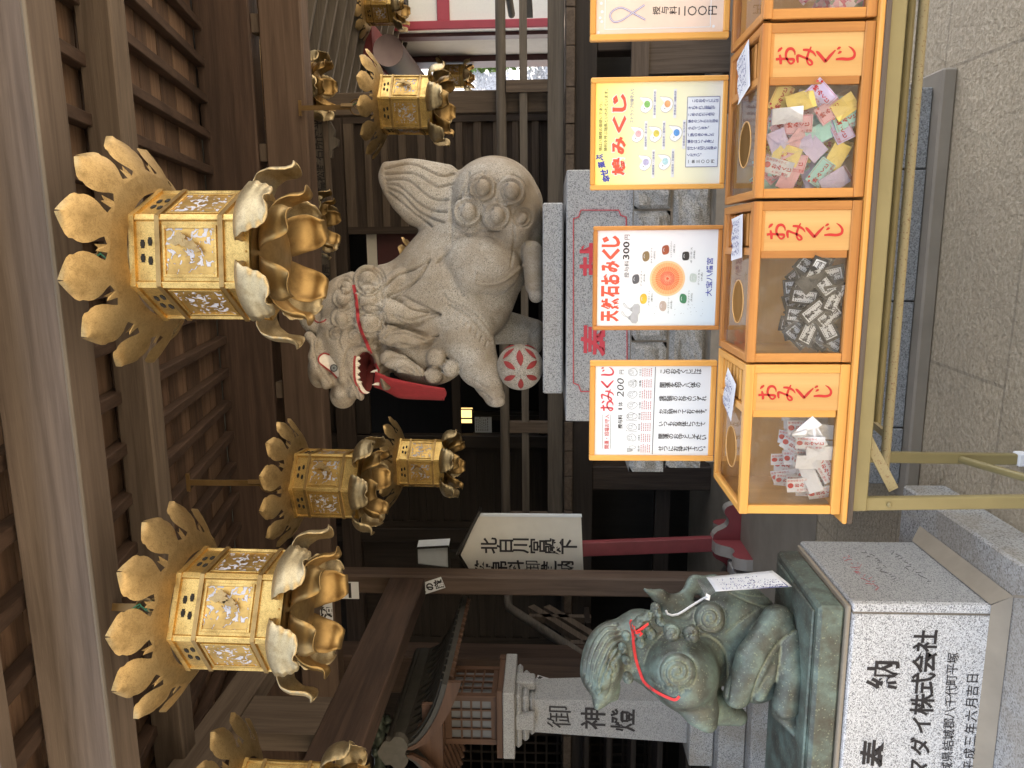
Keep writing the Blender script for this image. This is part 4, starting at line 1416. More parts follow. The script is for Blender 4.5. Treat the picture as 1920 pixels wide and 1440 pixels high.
L += [(Z4([(385, 690), (470, 710), (560, 760), (650, 790), (800, 830)]), 1.6, .006), (Z4([(430, 835), (560, 880), (680, 840), (790, 815)]), 1.6, .006),
      (Z4([(320, 1010), (400, 950), (520, 935), (640, 970), (780, 1010)]), 1.6, .006), (Z4([(835, 660), (880, 720), (1000, 770), (1110, 830), (1200, 930), (1280, 1045)]), 1.8, .008),
      (Z4([(890, 760), (980, 800), (1080, 870), (1180, 980), (1230, 1050)]), 1.8, .006), (Z4([(490, 660), (570, 590), (660, 480), (720, 380)]), 1.6, .006), (Z4([(345, 600), (450, 520), (600, 455)]), 1.4, .005)]
for k in range(9):     # fetlock hair
    t = k / 9; a = (870 - 78 * t, 846 + 62 * t * (1.0 + .25 * t)); L.append(([a, (a[0] - 10, a[1] - 3)], 1.0, .004))
L += [(Z7([(640, 940), (620, 960), (690, 1090), (740, 1240)]), 1.3, .005), (Z7([(560, 800), (600, 640), (720, 560), (860, 600)]), 1.6, .006),
      (Z7([(190, 490), (180, 600), (240, 800), (330, 960), (390, 1020)]), 1.3, .006), (Z7([(240, 500), (230, 640), (280, 760)]), 1.2, .004),
      (Z7([(500, 440), (490, 520), (520, 620)]), 1.3, .005), (Z7([(740, 430), (780, 500), (830, 540)]), 1.3, .005),
      (Z7([(1100, 980), (1180, 900), (1290, 840), (1400, 900)]), 1.5, .005), (Z7([(1050, 920), (1150, 870), (1250, 880), (1400, 950)]), 1.5, .005),
      (Z7([(1050, 500), (1200, 420), (1340, 420), (1540, 510)]), 1.6, .006), (Z7([(1110, 600), (1230, 550), (1400, 600), (1560, 560)]), 1.6, .006)]
def Z8(pts): return [(960 - y / 3.556, 560 + x / 3.556) for x, y in pts]
for pts in ([(605, 300), (680, 265), (760, 300), (850, 345), (940, 395)], [(940, 395), (860, 430), (780, 470), (690, 450), (625, 400)], [(575, 545), (640, 490), (720, 478), (800, 510), (870, 540), (925, 530)],
            [(925, 530), (870, 600), (780, 610), (690, 590), (600, 620)], [(540, 745), (600, 690), (680, 675), (760, 705), (810, 790)], [(560, 230), (650, 130), (760, 90), (865, 35)], [(865, 35), (800, 150), (700, 220), (600, 270)]):
    L.append((Z8(pts), 2.0, .011))
L.append((Z8([(640, 300), (690, 300), (760, 350), (870, 370), (935, 390)]), 1.6, .007))
for (u, v, r) in CUR + HC: L.append((spiral((u, v), r * 1.03, 1.0, 0, 1.0, 1, 24), 1.6, .009))
for (u, v, r) in ((769, 817, 19), (750, 844, 17), (737, 812, 17)): L.append((spiral((u, v), r * 1.0, 1.0, 0, 1.0, 1, 24), 1.5, .008))
L += [([(716, 878), (704, 905), (690, 921)], 1.2, .004), ([(730, 880), (712, 915)], 1.2, .003)]
L = [(p_, w_ * 1.25, d_ * 1.9) if w_ < 1.95 and abs(d_) < .0075 else (p_, w_, d_) for p_, w_, d_ in L]
V = carve(V, Fc, L)
body = raw_mesh('body', V, Fc, M['komainu'], kom)

from mathutils.bvhtree import BVHTree
def bvh_of(V, Fc): return BVHTree.FromPolygons([tuple(p) for p in V], [tuple(map(int, f)) for f in Fc])
KB = bvh_of(V, Fc)
def on_surface(bv, u, v, lift=.0025, far=None):
    d = Vector(ray(u, v)).normalized()
    h = bv.ray_cast(Vector(CAM), d)
    if h[0] is None: return Vector(at(u, v, D=far or D0))
    return h[0] - d * lift

def strip_on(bv, pts, wpx, mt, name, parent, lift=.003, far=None, n=6):
    P = spline([tuple(p) + ((wpx,) if len(p) == 2 else ()) for p in pts], n)
    rows = [[], [], []]
    for i, p in enumerate(P):
        a, c = P[max(i - 1, 0)], P[min(i + 1, len(P) - 1)]
        t = (c - a)[:2]; t /= (np.linalg.norm(t) + 1e-9); nn_ = np.array([-t[1], t[0]])
        for j, s_ in enumerate((-1, 0, 1)):
            q = p[:2] + nn_ * s_ * p[2] / 2
            rows[j].append(on_surface(bv, q[0], q[1], lift + (.0012 if j == 1 else 0), far))
    mb = MB(); mb.sheet(rows, 0, True)
    ob = mb.build(name, mt, parent)
    return ob
def patch_on(bv, poly, mt, name, parent, lift=.003, far=None, dens=5):
    """filled outline laid on the surface"""
    P = np.array(spline(poly + [poly[0]], dens))[:-1]; c = P.mean(0)
    rings = []
    for k in (1.0, .66, .33, .02):
        rings.append([on_surface(bv, *(c + (q - c) * k), lift, far) for q in P])
    mb = MB(); mb.sheet([r + [r[0]] for r in rings], 0, True)
    return mb.build(name, mt, parent)
# painted eye, mouth, teeth
M['mouth_dark'] = plain('dark_red_mouth', (.11, .012, .012), .8, 0, .3, 20)
M['eye_white'] = plain('painted_eye', (.62, .57, .50), .6, 0, .06, 30)
M['eye_grey'] = plain('grey_iris', (.26, .28, .27), .5, 0, .06)
M['mouth_red'] = plain('faded_red_paint', (.26, .028, .026), .75, 0, .25, 25)
M['tooth'] = plain('painted_tooth', (.66, .60, .50), .6, 0, .08, 40)
eye = patch_on(KB, Z7([(240, 740), (300, 675), (370, 690), (430, 770), (485, 850), (488, 960), (440, 930), (350, 860), (270, 800)]), M['eye_white'], 'eye', kom, .004)
strip_on(KB, Z7([(380, 690), (310, 672), (250, 715), (250, 780), (320, 840), (400, 900), (470, 975)]), 3.0, M['mouth_red'], 'eye_line', eye, .006)
for r, mt, nm, lf in ((7.2, 'ink', 'iris_ring', .007), (5.6, 'eye_grey', 'iris', .009), (1.6, 'ink', 'pupil', .011)):
    patch_on(KB, [(750 + r * math.cos(a), 626 + r * math.sin(a)) for a in np.linspace(0, 2 * math.pi, 10, endpoint=False)], M[mt], nm, eye, lf)
strip_on(KB, Z7([(200, 75), (185, 180), (195, 260), (240, 290), (300, 280), (340, 250)]), 2.4, M['mouth_red'], 'ear_line', kom, .004)
mouth = patch_on(KB, Z7([(725, 700), (780, 660), (850, 660), (905, 710), (930, 800), (920, 950), (900, 1070), (870, 1130), (800, 1140), (760, 1010), (740, 850)]), M['mouth_dark'], 'mouth', kom, .004)
# teeth and gum along the upper lip
rows = [[], []]; gum = [[], []]
tl = spline(Z7([(700, 700), (690, 770), (690, 860), (690, 940), (700, 1010), (730, 1080), (780, 1150), (830, 1170)]), 5)
mb = MB(); mg = MB()
dpt = D0 - .150
for i in range(len(tl) - 1):
    a, c = tl[i], tl[i + 1]
    k = .82
    a2, c2_ = a + (c - a) * .04, a + (c - a) * .96
    dn = np.array([-1.5, 7.0 + 2.5 * math.sin(i * 1.3)]) if i < len(tl) - 12 else np.array([3.0, 6.5])
    if i == 19: dn = dn * 1.9
    q = [at(*a2, D=dpt), at(*c2_, D=dpt), at(*(c2_ + dn), D=dpt + .006), at(*(a2 + dn), D=dpt + .006)]
    nv = Vector(FWD) * .012
    mb.add(q + [p + nv for p in q], [(0, 1, 2, 3), (7, 6, 5, 4), (3, 2, 6, 7), (0, 3, 7, 4), (1, 0, 4, 5), (2, 1, 5, 6)])
    g0 = [at(*(a - np.array([0, 3.2])), D=dpt - .004), at(*(c - np.array([0, 3.2])), D=dpt - .004), at(*(c + np.array([0, .8])), D=dpt - .004), at(*(a + np.array([0, .8])), D=dpt - .004)]
    mg.add(g0 + [p + nv for p in g0], [(0, 1, 2, 3), (3, 2, 6, 7), (1, 0, 4, 5)])
mb.build('teeth', M['tooth'], mouth); mg.build('gum', M['mouth_red'], mouth)
mb = MB()
for (u, v) in ((744, 703), (720, 706)):
    p = at(u, v, D=D0 - .15); mb.tube([p + Vector((0, 0, -.012)), p + Vector((0, 0, .004)), p + Vector((-.004, 0, .02))], [.008, .006, .001], 8)
mb.build('lower_fangs', M['tooth'], mouth)
# flower ball under the paw
bc = at(752, 975, D=D0 - .17); br_ = 43.5 * (D0 - .17) / F
mb = MB(); mb.lathe([(br_ * math.sin(t), -br_ * math.cos(t)) for t in np.linspace(0, math.pi, 25)], bc, 40)
ball = mb.build('flower_ball', M['komainu'], kom)
mb = MB()
def ball_petal(mb, c0, ang, l0, l1, wd):
    """pointed petal on the ball, from centre direction c0 outward"""
    c0 = Vector(c0).normalized(); x = c0.cross(Vector((0, 0, 1))).normalized(); z = x.cross(c0).normalized()
    d = x * math.cos(ang) + z * math.sin(ang); e = x * -math.sin(ang) + z * math.cos(ang)
    rows = []
    for i in range(9):
        t = i / 8; th = l0 + (l1 - l0) * t; h = wd * math.sin(math.pi * t) ** .8 * .5
        rows.append([bc + (c0 * math.cos(th) + d * math.sin(th) + e * (h * s)).normalized() * (br_ + .002 + (.002 if s == 0 else 0)) for s in (-1, 0, 1)])
    mb.sheet(rows, 0, True)
def sph(u, v):
    dx, dz = (u - 752) * (D0 - .17) / F, (975 - v) * (D0 - .17) / F
    return Vector(RGT) * dx + Vector(UPV) * dz - Vector(FWD) * math.sqrt(max(1e-4, br_ ** 2 - dx * dx - dz * dz))
HUB = [sph(741, 976), sph(789, 974), sph(702 + 14, 944)]
for hi, c0 in enumerate(HUB[:2]):
    for k in range(6):
        if hi == 1 and k in (3,): continue
        ball_petal(mb, c0, R(60 * k), .26, .92, .24)
mb.build('red_petals', M['mouth_red'], ball)
mb = MB()
for c0 in HUB[:2]:
    mb.lathe([(0, br_ + .005), (.016, br_ + .004), (.021, br_ - .002)], bc, 14, rot=c0.to_track_quat('Z', 'Y').to_matrix())
mb.build('petal_hub', M['komainu'], ball)
# red bib with its neck band
bib = thing('red_bib', 'faded red cloth bib tied round the neck of the stone lion-dog', 'bib', at(720, 760, D=D0 - .15))
strip_on(KB, [(906, 663), (884, 667), (858, 670), (838, 672), (815, 679), (798, 687), (780, 694), (760, 702), (744, 710)], 6.0, M['red_cloth'], 'neck_band', bib, .016)
rows = []
edge = [(742, 703), (737, 716), (732, 728), (728, 745), (722, 770), (716, 800), (712, 826), (711, 833)]
edge2 = [(714, 700), (709, 716), (702, 730), (694, 746), (691, 770), (690, 800), (689, 828), (689, 836)]
rn = random.Random(3)
for i, (a, c) in enumerate(zip(spline(edge, 4), spline(edge2, 4))):
    row = []
    for t in np.linspace(0, 1, 9):
        q = a * (1 - t) + c * t
        dep = D0 - .165 + .30 * t ** 1.2 + .012 * math.sin(t * 9 + i * .25) * (1 if i < 20 else .6)
        row.append(at(q[0] - 2.2 * math.sin(t * math.pi), q[1] + (3 * math.sin(t * 5) if i > 25 else 0), D=dep))
    rows.append(row)
mb = MB(); mb.sheet(rows, 0, True)
ob = mb.build('apron', M['red_cloth'], bib); sm = ob.modifiers.new('thick', 'SOLIDIFY'); sm.thickness = .004
# ------------------------------------------------------------------ folding table
TX0, TX1, TY0, TY1, TZ = -.715, 1.35, 1.868, 2.325, .745
tb = thing('folding_table', 'long folding table with layered wooden top and olive steel legs', 'table', (.2, 2.1, 0))
b = MB(); b.box(TX0, TX1, TY0, TY1, TZ - .012, TZ, .003); top = b.build('table_top', wood('honey', 'x'), tb)
b = MB(); b.box(TX0, TX1, TY0 + .001, TY1, TZ - .026, TZ - .0125, .002); b.build('table_edge', wood('grey', 'x'), tb)
b = MB()
for yy in (TY0 + .015, TY1 - .04): b.box(TX0 + .03, TX1, yy, yy + .025, TZ - .066, TZ - .027, .003)
b.box(TX0 + .03, TX0 + .055, TY0 + .04, TY1 - .04, TZ - .066, TZ - .027, .003)
b.build('frame', M['olive'], tb)
def leg(name, a, c, w_=.034, d=.022, mt='olive'):
    b = MB(); b.beam(a, c, w_, d, (0, 1, 0), .003); return b.build(name, M[mt], tb)
l1 = leg('leg', (-.670, 1.902, TZ - .03), (-.660, 1.915, .012))
l2 = leg('leg', (-.655, 2.30, TZ - .03), (-.675, 2.345, .03))
b = MB(); b.box(-.695, -.653, 2.325, 2.365, .0, .034, .004); b.build('foot_cap', M['paper'], l2)
b = MB(); b.box(-.685, -.645, 1.895, 1.935, .0, .014, .004); b.build('foot_cap', M['paper'], l1)
for z in (.70, .62):
    b = MB(); b.lathe([(0, .004), (.005, .003), (.007, 0)], (-.668, 1.889, z), 12, rot=Matrix.Rotation(R(90), 3, 'X')); b.build('bolt', M['olive'], l1)
b = MB(); b.tube([(-.672, 2.335, .215), (-.664, 1.925, .06)], .012, 10); b.build('cross_tube', M['olive'], tb)
b = MB(); b.beam((-.455, 1.91, TZ - .04), (-.640, 1.93, .595), .006, .026, (0, 0, 1)); b.build('brace', M['rusty'], tb)
b = MB(); b.beam((-.455, 2.24, TZ - .04), (-.650, 2.28, .56), .006, .026, (0, 0, 1)); b.build('brace', M['olive'], tb)
for y, z, r, mt, x0 in ((2.05, .568, .0125, 'rusty', -.62), (2.2, .532, .011, 'olive', -.53), (2.3, .516, .011, 'dark_metal', -.52)):
    b = MB(); b.tube([(x0, y, z), (TX1, y, z)], r, 10); b.build('long_rail', M[mt], tb)
b = MB(); b.beam((-.53, 2.31, .525), (-.53, 2.06, .56), .02, .012); b.build('rail_link', M['rusty'], tb)
for x in (1.25,):
    leg('leg', (x, 1.902, TZ - .03), (x, 1.915, 0)); leg('leg', (x, 2.30, TZ - .03), (x, 2.345, 0))

# ------------------------------------------------------------------ fortune slip boxes
BZ0, BZ1, BY0, BY1 = TZ + .001, 1.004, 1.885, 2.2
BOX = [(-.694, -.300, 'honey', 'leftmost wooden slip box, its window heaped with white paper packets'),
       (-.294, .100, 'amber', 'worn wooden slip box holding black and white packets in clear film'),
       (.108, .503, 'amber', 'wooden slip box filled with pastel pink, mint and yellow packets'),
       (.512, .910, 'amber', 'wooden slip box cut off by the top of the photo with pink floral packets')]
def scribble(mb, o, ex, ey, w_, h_, rows, rnd, th=.0016):
    """handwriting too small to read: broken strokes in columns"""
    o, ex, ey = Vector(o), Vector(ex), Vector(ey)
    for r in range(rows):
        x = -w_ / 2 + (r + .5) * w_ / rows
        y = h_ / 2
        while y > -h_ / 2 + .004:
            L = rnd.uniform(.003, .008)
            for _ in range(3):
                a = o + ex * (x + rnd.uniform(-.35, .35) * w_ / rows) + ey * (y - rnd.uniform(0, L))
                d = (ex * rnd.uniform(-1, 1) + ey * rnd.uniform(-1, 1)).normalized() * rnd.uniform(.002, .005)
                n_ = ex.cross(ey); e = d.cross(n_).normalized() * th * .5
                mb.add([a - d - e, a - d + e, a + d + e, a + d - e], [(0, 1, 2, 3)])
            y -= L + .003
rnd = random.Random(21)
BOXOBJ = []
for bi, (x0, x1, kd, lab) in enumerate(BOX):
    wX, wY, wZ = wood(kd, 'x'), wood(kd, 'y'), wood(kd, 'z')
    bx = thing('fortune_slip_box', lab, 'fortune slip box', ((x0 + x1) / 2, (BY0 + BY1) / 2, BZ0), 0, 'wooden fortune slip boxes in a row on the table')
    BOXOBJ.append(bx)
    px = x0 + (x1 - x0) * .70           # panel starts
    b = MB(); t = .022
    b.box(x0, x0 + t, BY0, BY0 + .02, BZ0 + .024, BZ1 - .001, .002); b.box(x1 - t, x1, BY0, BY0 + .02, BZ0 + .024, BZ1 - .001, .002)
    b.box(px - .018, px, BY0 + .002, BY0 + .02, BZ0 + .028, BZ1 - .022, .001)
    b.build('front_stiles', wZ, bx)
    b = MB(); b.box(x0, x1, BY0 - .002, BY0 + .022, BZ0, BZ0 + .024, .002); b.box(x0, x1, BY0 - .003, BY0 + .0215, BZ1 - .021, BZ1 + .001, .002)
    b.box(x0, x1, BY1 - .02, BY1, BZ1 - .02, BZ1, .002); b.build('front_rails', wX, bx)
    b = MB(); b.box(x0, x0 + .02, BY0 + .022, BY1 - .02, BZ1 - .019, BZ1 + .0005, .002); b.box(x1 - .02, x1, BY0 + .022, BY1 - .02, BZ1 - .019, BZ1 + .0005, .002)
    b.box(px - .01, px + .008, BY0 + .022, BY1 - .02, BZ1 - .019, BZ1 - .002); b.build('lid_frame', wY, bx)
    b = MB(); b.box(x0 + .022, x1 - .022, BY0 + .03, BY1 - .02, BZ0, BZ0 + .006); b.box(x0 + .006, x1 - .006, BY1 - .02, BY1 - .012, BZ0 + .006, BZ1 - .02)
    b.build('back_board', wood('ply', 'x'), bx)
    b = MB(); b.box(x0 + .004, x0 + .010, BY0 + .021, BY1 - .021, BZ0 + .006, BZ1 - .02); b.box(x1 - .010, x1 - .004, BY0 + .021, BY1 - .021, BZ0 + .006, BZ1 - .02)
    b.box(px - .004, px + .002, BY0 + .022, BY1 - .022, BZ0 + .006, BZ1 - .02)
    b.build('side_board', wood('ply', 'z'), bx)
    # window and lid in clear acrylic
    b = MB(); b.add([(x0 + t, BY0 + .010, BZ0 + .024), (px - .018, BY0 + .010, BZ0 + .024), (px - .018, BY0 + .010, BZ1 - .021), (x0 + t, BY0 + .010, BZ1 - .021)], [(0, 1, 2, 3)])
    b.build('front_window', M['acrylic'], bx)
    b = MB(); hx, hy = x0 + (x1 - x0) * .36, (BY0 + BY1) / 2 - .01
    inner, outer = [], []
    lx0, lx1, ly0, ly1 = x0 + .02, px - .01, BY0 + .022, BY1 - .02
    for i in range(40):
        a = 2 * math.pi * i / 40
        inner.append((hx + .056 * math.cos(a), hy + .056 * math.sin(a), BZ1 - .008))
        c_, s_ = math.cos(a), math.sin(a)
        k = min(((lx1 if c_ > 0 else lx0) - hx) / c_ if abs(c_) > 1e-6 else 9, ((ly1 if s_ > 0 else ly0) - hy) / s_ if abs(s_) > 1e-6 else 9)
        outer.append((hx + k * c_, hy + k * s_, BZ1 - .008))
    b.sheet([outer + [outer[0]], inner + [inner[0]]], 0, False)
    lid = b.build('lid_window', M['acrylic'], bx)
    b = MB(); b.tube([(hx + .0565 * math.cos(a), hy + .0565 * math.sin(a), BZ1 - .008) for a in np.linspace(0, 2 * math.pi, 41)], .0018, 6, False); b.build('hole_rim', wood('ply', 'x'), lid)
    b = MB()
    for k in range(7): b.box(px + .012, x1 - .024, BY0 + .045 + k * .034, BY0 + .045 + k * .034 + .016, BZ1 - .016, BZ1 - .007, .002)
    b.box(px + .008, x1 - .02, BY0 + .022, BY0 + .04, BZ1 - .017, BZ1 - .003); b.box(px + .008, x1 - .02, BY1 - .055, BY1 - .02, BZ1 - .017, BZ1 - .003)
    b.build('louvre', wX, bx)
    # right hand panel with the brushed word
    b = MB(); b.box(px, x1 - t, BY0 + .004, BY0 + .016, BZ0 + .024, BZ1 - .021); pan = b.build('panel', wood('ply' if bi < 3 else 'honey', 'z'), bx)
    b = MB(); zc = (BZ0 + BZ1) / 2; xc = (px + x1 - t) / 2 - .002
    for i, ch in enumerate('おみくじ'): put_brush(b, BR[ch], (xc, BY0 + .0035, zc + .072 - i * .046), (1, 0, 0), (0, 0, 1), .047)
    b.build('lettering', M['red_ink'], pan)
    b = MB(); b.box(px, x1 - t, BY0 + .003, BY0 + .0045, BZ1 - .029, BZ1 - .022); b.build('panel_trim', wX, pan)
# cards lying on the lids
for bi, (cx, cy, rz, w_, h_) in enumerate(((-.405, 2.03, -18, .115, .10), (.015, 2.02, 6, .11, .10), (.425, 2.03, 16, .12, .105))):
    lab = ['white handwritten card lying askew on the lid of the box of white packets', 'white handwritten card on the lid of the worn box of black packets', 'white handwritten card leaning on the lid above the pastel packets'][bi]
    t = thing('note_card', lab, 'note card', (cx, cy, BZ1), R(rz), 'handwritten cards on the box lids')
    bpy.context.view_layer.update()
    b = MB(); g_ = [[(-w_ / 2 + w_ * i / 6, -h_ / 2 + h_ * j / 4, .0035 + .005 * math.sin(i * 1.1 + bi) ** 2 * j / 4) for i in range(7)] for j in range(5)]
    b.sheet(g_); b.build('card', M['paper'], t, world=False)
    b = MB(); scribble(b, (0, 0, .0098), (1, 0, 0), (0, 1, 0), w_ * .85, h_ * .8, 5, rnd, .0018)
    b.build('handwriting', M['navy_ink'], t, world=False)

# ------------------------------------------------------------------ packets inside the boxes
PCOL = {'pink': (.74, .42, .47), 'mint': (.36, .66, .62), 'lavender': (.58, .50, .70), 'yellow': (.80, .62, .16), 'white': (.74, .74, .77), 'black': (.020, .020, .022), 'floral': (.62, .22, .28)}
for k, c in PCOL.items():
    m, nt, bb = new_mat('%s_packet_paper' % k)
    v = coords(nt)
    if k == 'floral':
        vv = voro(nt, v, 95, 'F1', 'Color'); sp_ = nt.nodes.new('ShaderNodeSeparateColor'); nt.links.new(vv, sp_.inputs['Color'])
        nt.links.new(ramp(nt, sp_.outputs[0], [(.0, (.62, .10, .16)), (.3, (.74, .36, .42)), (.55, (.78, .62, .60)), (.8, (.24, .28, .20)), (1, (.66, .2, .3))], 'CONSTANT'), bb.inputs['Base Color'])
    else:
        bb.inputs['Base Color'].default_value = (*c, 1)
    bb.inputs['Roughness'].default_value = .38
    bump(nt, bb, noise(nt, v, 30, 4, .6), .5, .006)
    M['pk_' + k] = m
def packet_mesh(col, kind, seed):
    """one folded paper packet, printed side or folded side out; local: x right, z up, front -y"""
    rn = random.Random(seed)
    w_, h_ = {'white': (.037, .070), 'black': (.042, .068), 'floral': (.05, .075)}.get(col, (.043, .064))
    b = MB(); nx, nz = 5, 7
    ph = rn.uniform(0, 6)
    def yy(s, t): return .0035 * math.sin(2.2 * s + ph) + .003 * math.sin(2.6 * t + ph * 2)
    fr = [[(w_ * (i / nx - .5), yy(i / nx, j / nz), h_ * (j / nz - .5)) for i in range(nx + 1)] for j in range(nz + 1)]
    bk = [[(p[0], p[1] + .0035, p[2]) for p in r] for r in fr]
    b.sheet(fr, 0, False); b.sheet([r[::-1] for r in bk], 0, False)
    rim = [fr[0][i] for i in range(nx + 1)] + [fr[j][nx] for j in range(1, nz + 1)] + [fr[nz][i] for i in range(nx - 1, -1, -1)] + [fr[j][0] for j in range(nz - 1, 0, -1)]
    rb = [(p[0], p[1] + .0035, p[2]) for p in rim]
    n = len(rim); b.add(rim + rb, [(i, (i + 1) % n, (i + 1) % n + n, i + n) for i in range(n)], 0, False)
    def lay(p, lift=.0016): return (p[0], yy(p[0] / w_ + .5, p[1] / h_ + .5) - lift, p[1])
    if kind == 'printed':
        tmp = MB()
        if col == 'white':
            tmp.add([(.017 * math.cos(a) * .42, .026 + .0075 * math.sin(a), 0) for a in np.linspace(0, 2 * math.pi, 14, endpoint=False)], [tuple(range(14))])
            put_col(tmp, 'おみくじ', (0, .010, 0), (1, 0, 0), (0, 1, 0), .011, .0125, .03)
            put_col(tmp, '開運招福お守入', (.013, .030, 0), (1, 0, 0), (0, 1, 0), .006, .007); put_col(tmp, '大宝八幡宮', (-.013, .008, 0), (1, 0, 0), (0, 1, 0), .007, .0082)
        elif col == 'floral':
            pass
        else:
            put_col(tmp, '鳩', (0, .020, 0), (1, 0, 0), (0, 1, 0), .012, .0125, .04); put_col(tmp, 'みくじ', (0, .006, 0), (1, 0, 0), (0, 1, 0), .011, .0125, .03)
            put_col(tmp, '大宝八幡宮', (-.015, .0, 0), (1, 0, 0), (0, 1, 0), .006, .0068)
            for q in ((.012, .030), (.018, .022)): tmp.add([(q[0] + .003 * math.cos(a), q[1] + .003 * math.sin(a), 0) for a in np.linspace(0, 2 * math.pi, 8, endpoint=False)], [tuple(range(8))])
            x_, z_, e = w_ * .44, h_ * .44, .0006
            for (a0, a1, c0, c1) in ((-x_, x_, z_, z_ + e), (-x_, x_, -z_ - e, -z_), (-x_ - e, -x_, -z_, z_), (x_, x_ + e, -z_, z_)): tmp.add([(a0, c0, 0), (a1, c0, 0), (a1, c1, 0), (a0, c1, 0)], [(0, 1, 2, 3)])
        if tmp.v: b.add([lay(p) for p in tmp.v], tmp.f, 1, False)
    elif kind == 'folded':
        tri = [(-w_ / 2, h_ / 2), (w_ / 2, h_ / 2), (w_ * .08, h_ * .02), (-w_ * .08, h_ * .02)]
        b.add([lay(p, .0012) for p in tri] + [lay(tri[2], .004), lay(tri[3], .004)], [(0, 1, 4, 5)], 0, False)
    if col == 'black':
        q = [(-.0145, -.027), (.0145, -.027), (.0145, .027), (-.0145, .027)]
        if kind == 'printed':
            b.add([lay(p, .0012) for p in q], [(0, 1, 2, 3)], 2, False)
            tmp = MB(); put_col(tmp, 'おみくじ', (0, .0155, 0), (1, 0, 0), (0, 1, 0), .0095, .0105, .03)
            for s in (-1, 1):
                for i in range(9): tmp.add([(s * .0115 - .0009, -.021 + i * .0052, 0), (s * .0115 + .0009, -.021 + i * .0052, 0), (s * .0115 + .0009, -.0185 + i * .0052, 0), (s * .0115 - .0009, -.0185 + i * .0052, 0)], [(0, 1, 2, 3)])
                tmp.add([(-.011, s * .0225 - .0007, 0), (.011, s * .0225 - .0007, 0), (.011, s * .0225 + .0007, 0), (-.011, s * .0225 + .0007, 0)], [(0, 1, 2, 3)])
            b.add([lay(p, .002) for p in tmp.v], tmp.f, 1, False)
    me = MB.build(b, 'fortune_packet', [M['pk_' + col], M['ink'] if col == 'black' else M['red_ink'], M['paper']])
    bag = None
    if (col == 'black' and rn.random() < .25) or (col != 'black' and rn.random() < .25):
        bb = MB(); W2, H2 = w_ * 1.3, h_ * 1.2
        bb.sheet([[(W2 * (i / 4 - .5), -.004 - .004 * math.sin(i * 2 + j + ph) ** 2, H2 * (j / 5 - .5)) for i in range(5)] for j in range(6)], 0, False)
        bag = bb.build('film_bag', M['bag'], me, world=False)
    return me
protos = {}
def packet(col, kind, seed, loc, rot, label, group):
    key = (col, kind, seed % 3)
    if key not in protos:
        o = packet_mesh(col, kind, seed % 3 + 7); protos[key] = o
    else:
        o = copy_tree(protos[key])
    o.location = loc; o.rotation_euler = rot
    return tag(o, label, 'fortune packet', group)
def heap(bi, plan, group, cols, where):
    """plan: rows (y, n, zmax(x fraction), x range) from the back to the front"""
    x0, x1 = BOX[bi][0] + .036, BOX[bi][0] + (BOX[bi][1] - BOX[bi][0]) * .70 - .036
    rn = random.Random(50 + bi)
    i = 0
    for (y, n, zf, tilt) in plan:
        for k in range(n):
            f = (k + rn.uniform(.1, .9)) / n
            zt = zf(f)
            x = x0 + (x1 - x0) * f
            nz = rn.random()
            z = BZ0 + .036 + (max(.0, zt - .065)) * ((k * .618 + nz * .35) % 1.0)
            col = cols[(i * 5 + k) % len(cols)]; kind = 'printed' if rn.random() < (.85 if col == 'black' else .62) else 'folded'
            ang = rn.uniform(-1.25, 1.25) if col != 'white' or rn.random() < .35 else rn.uniform(-.12, .12)
            yy_ = y - .0045 * k / max(1, n) * 6 + rn.uniform(-.002, .002)
            hd = 'left' if f < .34 else 'middle' if f < .67 else 'right'
            vd = 'upper' if z > BZ0 + .125 else 'lower'
            lab = '%s packet, %s side out, %s %s part of the heap in the %s box' % (col, kind, vd, hd, where)
            packet(col, kind, i, (x, yy_, z), (rn.uniform(-tilt, .05), ang if abs(ang) > .2 else ang, rn.uniform(-.25, .25)), lab, group)
            i += 1
heap(0, [(2.05, 7, lambda f: .16 - .05 * f, .5), (2.01, 9, lambda f: .15 - .02 * f, .45), (1.975, 10, lambda f: .15, .4), (1.945, 10, lambda f: .145, .3), (1.918, 9, lambda f: .125, .15)], 'white packets heaped in the leftmost box', ['white'], 'leftmost')
heap(1, [(2.05, 7, lambda f: .13, .5), (2.01, 9, lambda f: .14, .45), (1.975, 10, lambda f: .15, .4), (1.945, 10, lambda f: .15, .3), (1.922, 10, lambda f: .14, .15)], 'black packets heaped in the second box', ['black'], 'worn second')
heap(2, [(2.08, 9, lambda f: .22, .5), (2.05, 12, lambda f: .23 - .03 * f, .4), (2.015, 16, lambda f: .24 - .03 * f, .3), (1.98, 18, lambda f: .24 - .03 * f, .25), (1.95, 20, lambda f: .245 - .02 * f, .2), (1.922, 19, lambda f: .235, .12)], 'pastel packets heaped in the third box', ['pink', 'lavender', 'mint', 'pink', 'yellow', 'lavender', 'mint', 'pink', 'white', 'yellow', 'lavender'], 'pastel')
heap(3, [(2.0, 5, lambda f: .16, .5), (1.95, 7, lambda f: .15, .3), (1.92, 6, lambda f: .13, .2)], 'floral packets heaped in the cut off box', ['floral'], 'cut off')

